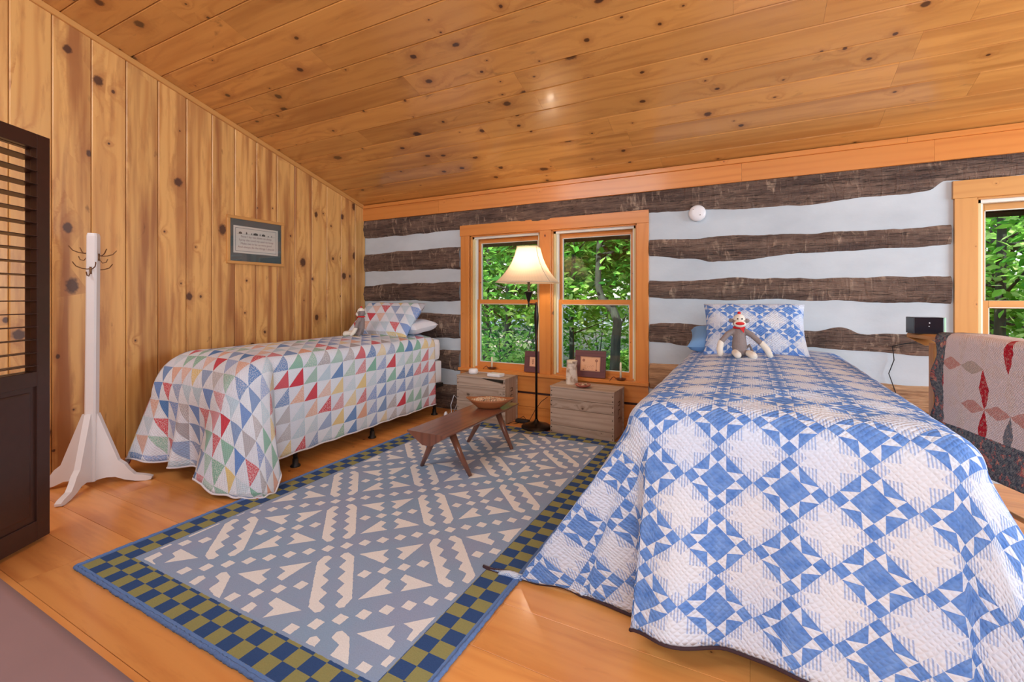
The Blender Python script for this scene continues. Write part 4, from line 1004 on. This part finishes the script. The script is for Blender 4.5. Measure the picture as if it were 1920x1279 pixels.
def hq(i, j):
    s_ = i; v = j*1.44-.72   # v: distance from the ridge, negative = bed side (front)
    x = .27+1.06*s_; rr_ = .05; av = abs(v); flat = .050; sg = -1 if v < 0 else 1
    bulge = .012*math.sin(s_*7+1)+.010*math.sin(av*9+s_*3)
    if av < flat: y = sg*av; z = 1.046
    else:
        rest = av-flat; th = min(rest/.03, PI/2); y = sg*(flat+.03*math.sin(th)); z = 1.046-.03*(1-math.cos(th)); r2 = max(0, rest-.047); z -= r2; y += sg*(bulge*min(1, r2*4)+.035*r2)
    scal = .018*math.sin(av*26) if i == 0 else 0
    return Vector((x-scal*1.0+ (-.01*av*2 if i == 0 else 0), y+.01, z+.004*math.sin(s_*11)))
m_ = MB().grid(hq, 60, 90, lambda i, j: (i*1.2, abs(j*1.44-.72)))
M4 = Matrix.Translation((.93, 3.62, 0))@Matrix.Rotation(ga, 4, 'Z'); m_.v = [M4@p for p in m_.v]
o = m_.build('hanging_quilt', W['floral'], None, tuple(M4@Vector((.7, 0, 1.046)))); solidify(o, .010, 1); tag(o, 'faded rose quilt with scalloped floral border draped over the rack', 'quilt')
t = thing('radio', 'black box radio with pale green end standing on the quilt rack', 'radio', tuple(M4@Vector((.045, .01, 1.034))), R_(8))
MB().box(-.085, .058, -.05, .05, 0, .098, .003).build('case', W['black'], t)
MB().box(.059, .069, -.05, .05, 0, .098, .002).build('end_cap', plain('pale_green_plastic', srgb(176, 224, 196), .4), t)
MB().lathe([(.001, 0), (.004, 0), (.001, .002)], 10, Matrix.Translation((-.01, -.05, .065))@Matrix.Rotation(PI/2, 4, 'X')).lathe([(.001, 0), (.003, 0), (.001, .002)], 10, Matrix.Translation((-.012, -.05, .045))@Matrix.Rotation(PI/2, 4, 'X')).build('button', W['whiteplastic'], t)
a0 = M4@Vector((.0, .09, 1.0)); cd = MB().tube([a0, a0+Vector((-.06, .12, -.03)), Vector((.92, YB-.035, .90)), Vector((.93, YB-.03, .80)), Vector((.90, YB-.03, .70)), Vector((.935, YB-.03, .58)), Vector((.96, YB-.03, .48)), Vector((1.03, YB-.03, .40)), Vector((1.10, YB-.03, .36))], .0032, 7)
tag(cd.build('power_cord', W['blackcord'], None, tuple(a0)), 'thin black cord hanging down the log wall by the quilt rack', 'cord')

# ------------------------------------------------------------------ odds beside the left bed head
t = thing('cable_tangle', 'tangle of white cord and plugs on the floor behind the left bed', 'cord', (-2.78, 3.9, 0))
MB().tube([(.0, .1, .03), (.05, .12, .16), (.02, .08, .22), (.0, .05, .12), (.03, .02, .05), (.0, -.03, .03)], .004, 7).tube([(.08, .15, .0), (.09, .14, .14), (.06, .12, .2), (.10, .16, .28)], .003, 7).build('cable', W['sheet'], t)
MB().lathe([(.001, 0), (.012, .002), (.022, .025), (.018, .05), (.008, .07), (.001, .07)], 14, Matrix.Translation((.0, -.04, .0))).build('plug', W['sheet'], t)

# ------------------------------------------------------------------ outdoors
def gz(x, y): return -.75+max(0, y-5)*.085+.12*math.sin(x*.5+y*.3)
mb = MB().grid(lambda i, j: Vector((lerp(-22, 22, i), lerp(4.5, 45, j), gz(lerp(-22, 22, i), lerp(4.5, 45, j)))), 60, 60)
tag(struct(mb.build('ground', W['litter'])), 'leaf strewn forest floor outside the windows')
mb = MB().grid(lambda i, j: Vector((lerp(-20, 18, i), 13.5+1.5*math.sin(i*3)+j*3.0, gz(lerp(-20, 18, i), 13.5+1.5*math.sin(i*3)+j*3.0)+.04)), 50, 4)
struct(mb.build('gravel_path', W['gravel']))
def leaves(n, fnpos, s0, s1, r_):
    m_ = MB(); vs_ = []; fs = []; uvs = []
    for k in range(n):
        c = fnpos(r_); s_ = r_.uniform(s0, s1)
        e = Euler((r_.uniform(-.9, .9), r_.uniform(-.9, .9), r_.uniform(0, 6.3))).to_matrix(); b = len(vs_)
        for p in ((0, -1, 0), (.55, -.1, .12), (.35, .6, .05), (0, 1.1, -.1), (-.35, .6, .05), (-.55, -.1, .12)): vs_.append(c+e@(Vector(p)*s_))
        fs.append([b, b+1, b+2, b+3]); fs.append([b, b+3, b+4, b+5]); q = (k % 997+.5, k//997+.5); uvs += [[q]*4, [q]*4]
    return m_.add(vs_, fs, uvs)
def tree(label, x, y, h, tr, spread, nleaf, leafmat, seed, pts=None, z_lo=.0, s0=.05, s1=.10, group='trees outside the windows', f0=.22):
    r_ = random.Random(seed); z0 = gz(x, y); t = thing('forest_tree', label, 'tree', (x, y, z0), 0, group)
    P = pts or [(0, 0, -.1), (r_.uniform(-.1, .1), 0, h*.3), (r_.uniform(-.2, .2), 0, h*.6), (r_.uniform(-.3, .3), 0, h)]
    tr_ = MB().tube(P, [tr*(1-.6*k/(len(P)-1)) for k in range(len(P))], 12)
    ends = []
    for k in range(14):
        f = r_.uniform(f0, .95); q = f*(len(P)-1); i = min(int(q), len(P)-2); b = Vector(P[i]).lerp(Vector(P[i+1]), q-i)
        a = r_.uniform(0, 6.3); d = Vector((math.cos(a), math.sin(a), r_.uniform(.0, .6)))*spread*r_.uniform(.5, 1)
        m1 = b+d*.5+Vector((0, 0, r_.uniform(-.1, .2))); tr_.tube([b, m1, b+d], [tr*.28, tr*.18, tr*.06], 6); ends += [(b, m1, b+d)]
    tr_.build('trunk', W['bark'], t)
    def fp(rr_):
        b, m1, e_ = rr_.choice(ends); f = rr_.uniform(.25, 1.1); c = b.lerp(e_, f)
        return c+Vector((rr_.gauss(0, spread*.16), rr_.gauss(0, spread*.16), rr_.gauss(0, spread*.13)))
    fo = leaves(nleaf, fp, s0, s1, r_).build('foliage', leafmat, t); fo['kind'] = 'stuff'
    return t
crooked = [(.10, 0, -.1), (.13, 0, .6), (.15, 0, 1.1), (.18, 0, 1.35), (.10, .02, 1.55), (-.08, .02, 1.72), (-.14, .02, 1.95), (-.11, 0, 2.5), (-.06, 0, 3.5), (-.05, 0, 5.5)]
tree('tree with a crooked trunk seen through the right sash of the window', -1.95, 6.9, 5.5, .085, 1.7, 3000, W['leaf_green'], 11, crooked, f0=.72)
tree('slim tree at the left of the right sash view', -2.80, 7.7, 5, .05, 1.3, 1800, W['leaf_light'], 12)
tree('leafy tree filling the left sash of the window', -4.0, 7.6, 5.2, .08, 1.9, 4200, W['leaf_green'], 13)
tree('dark stemmed tree at the left end of the first window view', -5.05, 8.6, 5.5, .08, 1.9, 3000, W['leaf_dark'], 14)
tree('tree behind the lamp shade in the left sash', -4.3, 9.6, 6, .09, 2.0, 3600, W['leaf_green'], 15)
tree('light leaved tree with thin branches through the right window', 2.4, 6.7, 4.6, .06, 1.6, 4200, W['leaf_light'], 16, s0=.04, s1=.07)
tree('thick trunked tree through the right window', 3.1, 8.9, 6, .16, 2.2, 3600, W['leaf_green'], 17)
far = [(-9.5, 14), (-7.2, 17.5), (-5.2, 19), (-3.0, 18), (-1.2, 19.5), (.8, 17.8), (3.2, 18.5), (5.8, 17.6), (8.5, 18), (-8, 12), (1.3, 11.5), (6.6, 12.5), (-12, 18)]
for k, (x, y) in enumerate(far):
    tree('tall tree of the wood beyond the gravel path', x, y, 9, .16, 3.4, 3400, [W['leaf_green'], W['leaf_light'], W['leaf_dark']][k % 3], 30+k, s0=.12, s1=.24, group='tall trees beyond the gravel path')
def bush(label, x, y, R, h, n, mat, seed, group=None):
    r_ = random.Random(seed); t = thing('forest_bush', label, 'bush', (x, y, gz(x, y)), 0, group)
    st = MB()
    for k in range(7):
        a = r_.uniform(0, 6.3); st.tube([(0, 0, -.05), (R*.4*math.cos(a), R*.4*math.sin(a), h*.5), (R*.7*math.cos(a), R*.7*math.sin(a), h)], [.012, .009, .004], 5)
    st.build('stem', W['bark'], t)
    def fp(rr_):
        a = rr_.uniform(0, 6.3); d = math.sqrt(rr_.random())*R; z = rr_.uniform(.05, 1)**.7*h*(1-.4*(d/R)**2); return Vector((d*math.cos(a), d*math.sin(a), z))
    f = leaves(n, fp, .03, .07, r_).build('foliage', mat, t); f['kind'] = 'stuff'; return t
for k, (x, y, R, h, mt_) in enumerate([(-4.6, 6.4, .7, 1.2, 'leaf_green'), (-3.6, 6.6, .8, 1.3, 'leaf_light'), (-1.5, 8.4, .6, .8, 'leaf_green'), (-1.2, 9.3, 1.2, 1.3, 'leaf_light'), (-4.2, 8.2, 1.2, 1.9, 'leaf_green'), (-5.2, 9.6, 1.3, 2.3, 'leaf_dark'), (-1.75, 7.9, .6, .8, 'leaf_light'), (-.3, 7.6, .7, .9, 'leaf_green'), (.8, 7.0, .7, 1.0, 'leaf_dark'), (2.2, 6.5, .6, .9, 'leaf_light'), (-5.6, 7.4, .9, 1.5, 'leaf_dark'), (-3.0, 10, 1.1, 1.4, 'leaf_light'), (0, 10.2, 1.2, 1.3, 'leaf_green'), (2.9, 9.5, 1.2, 1.5, 'leaf_light')]):
    bush('leafy bush growing on the slope outside the windows', x, y, R, h, 1300, W[mt_], 60+k, 'bushes outside the windows')
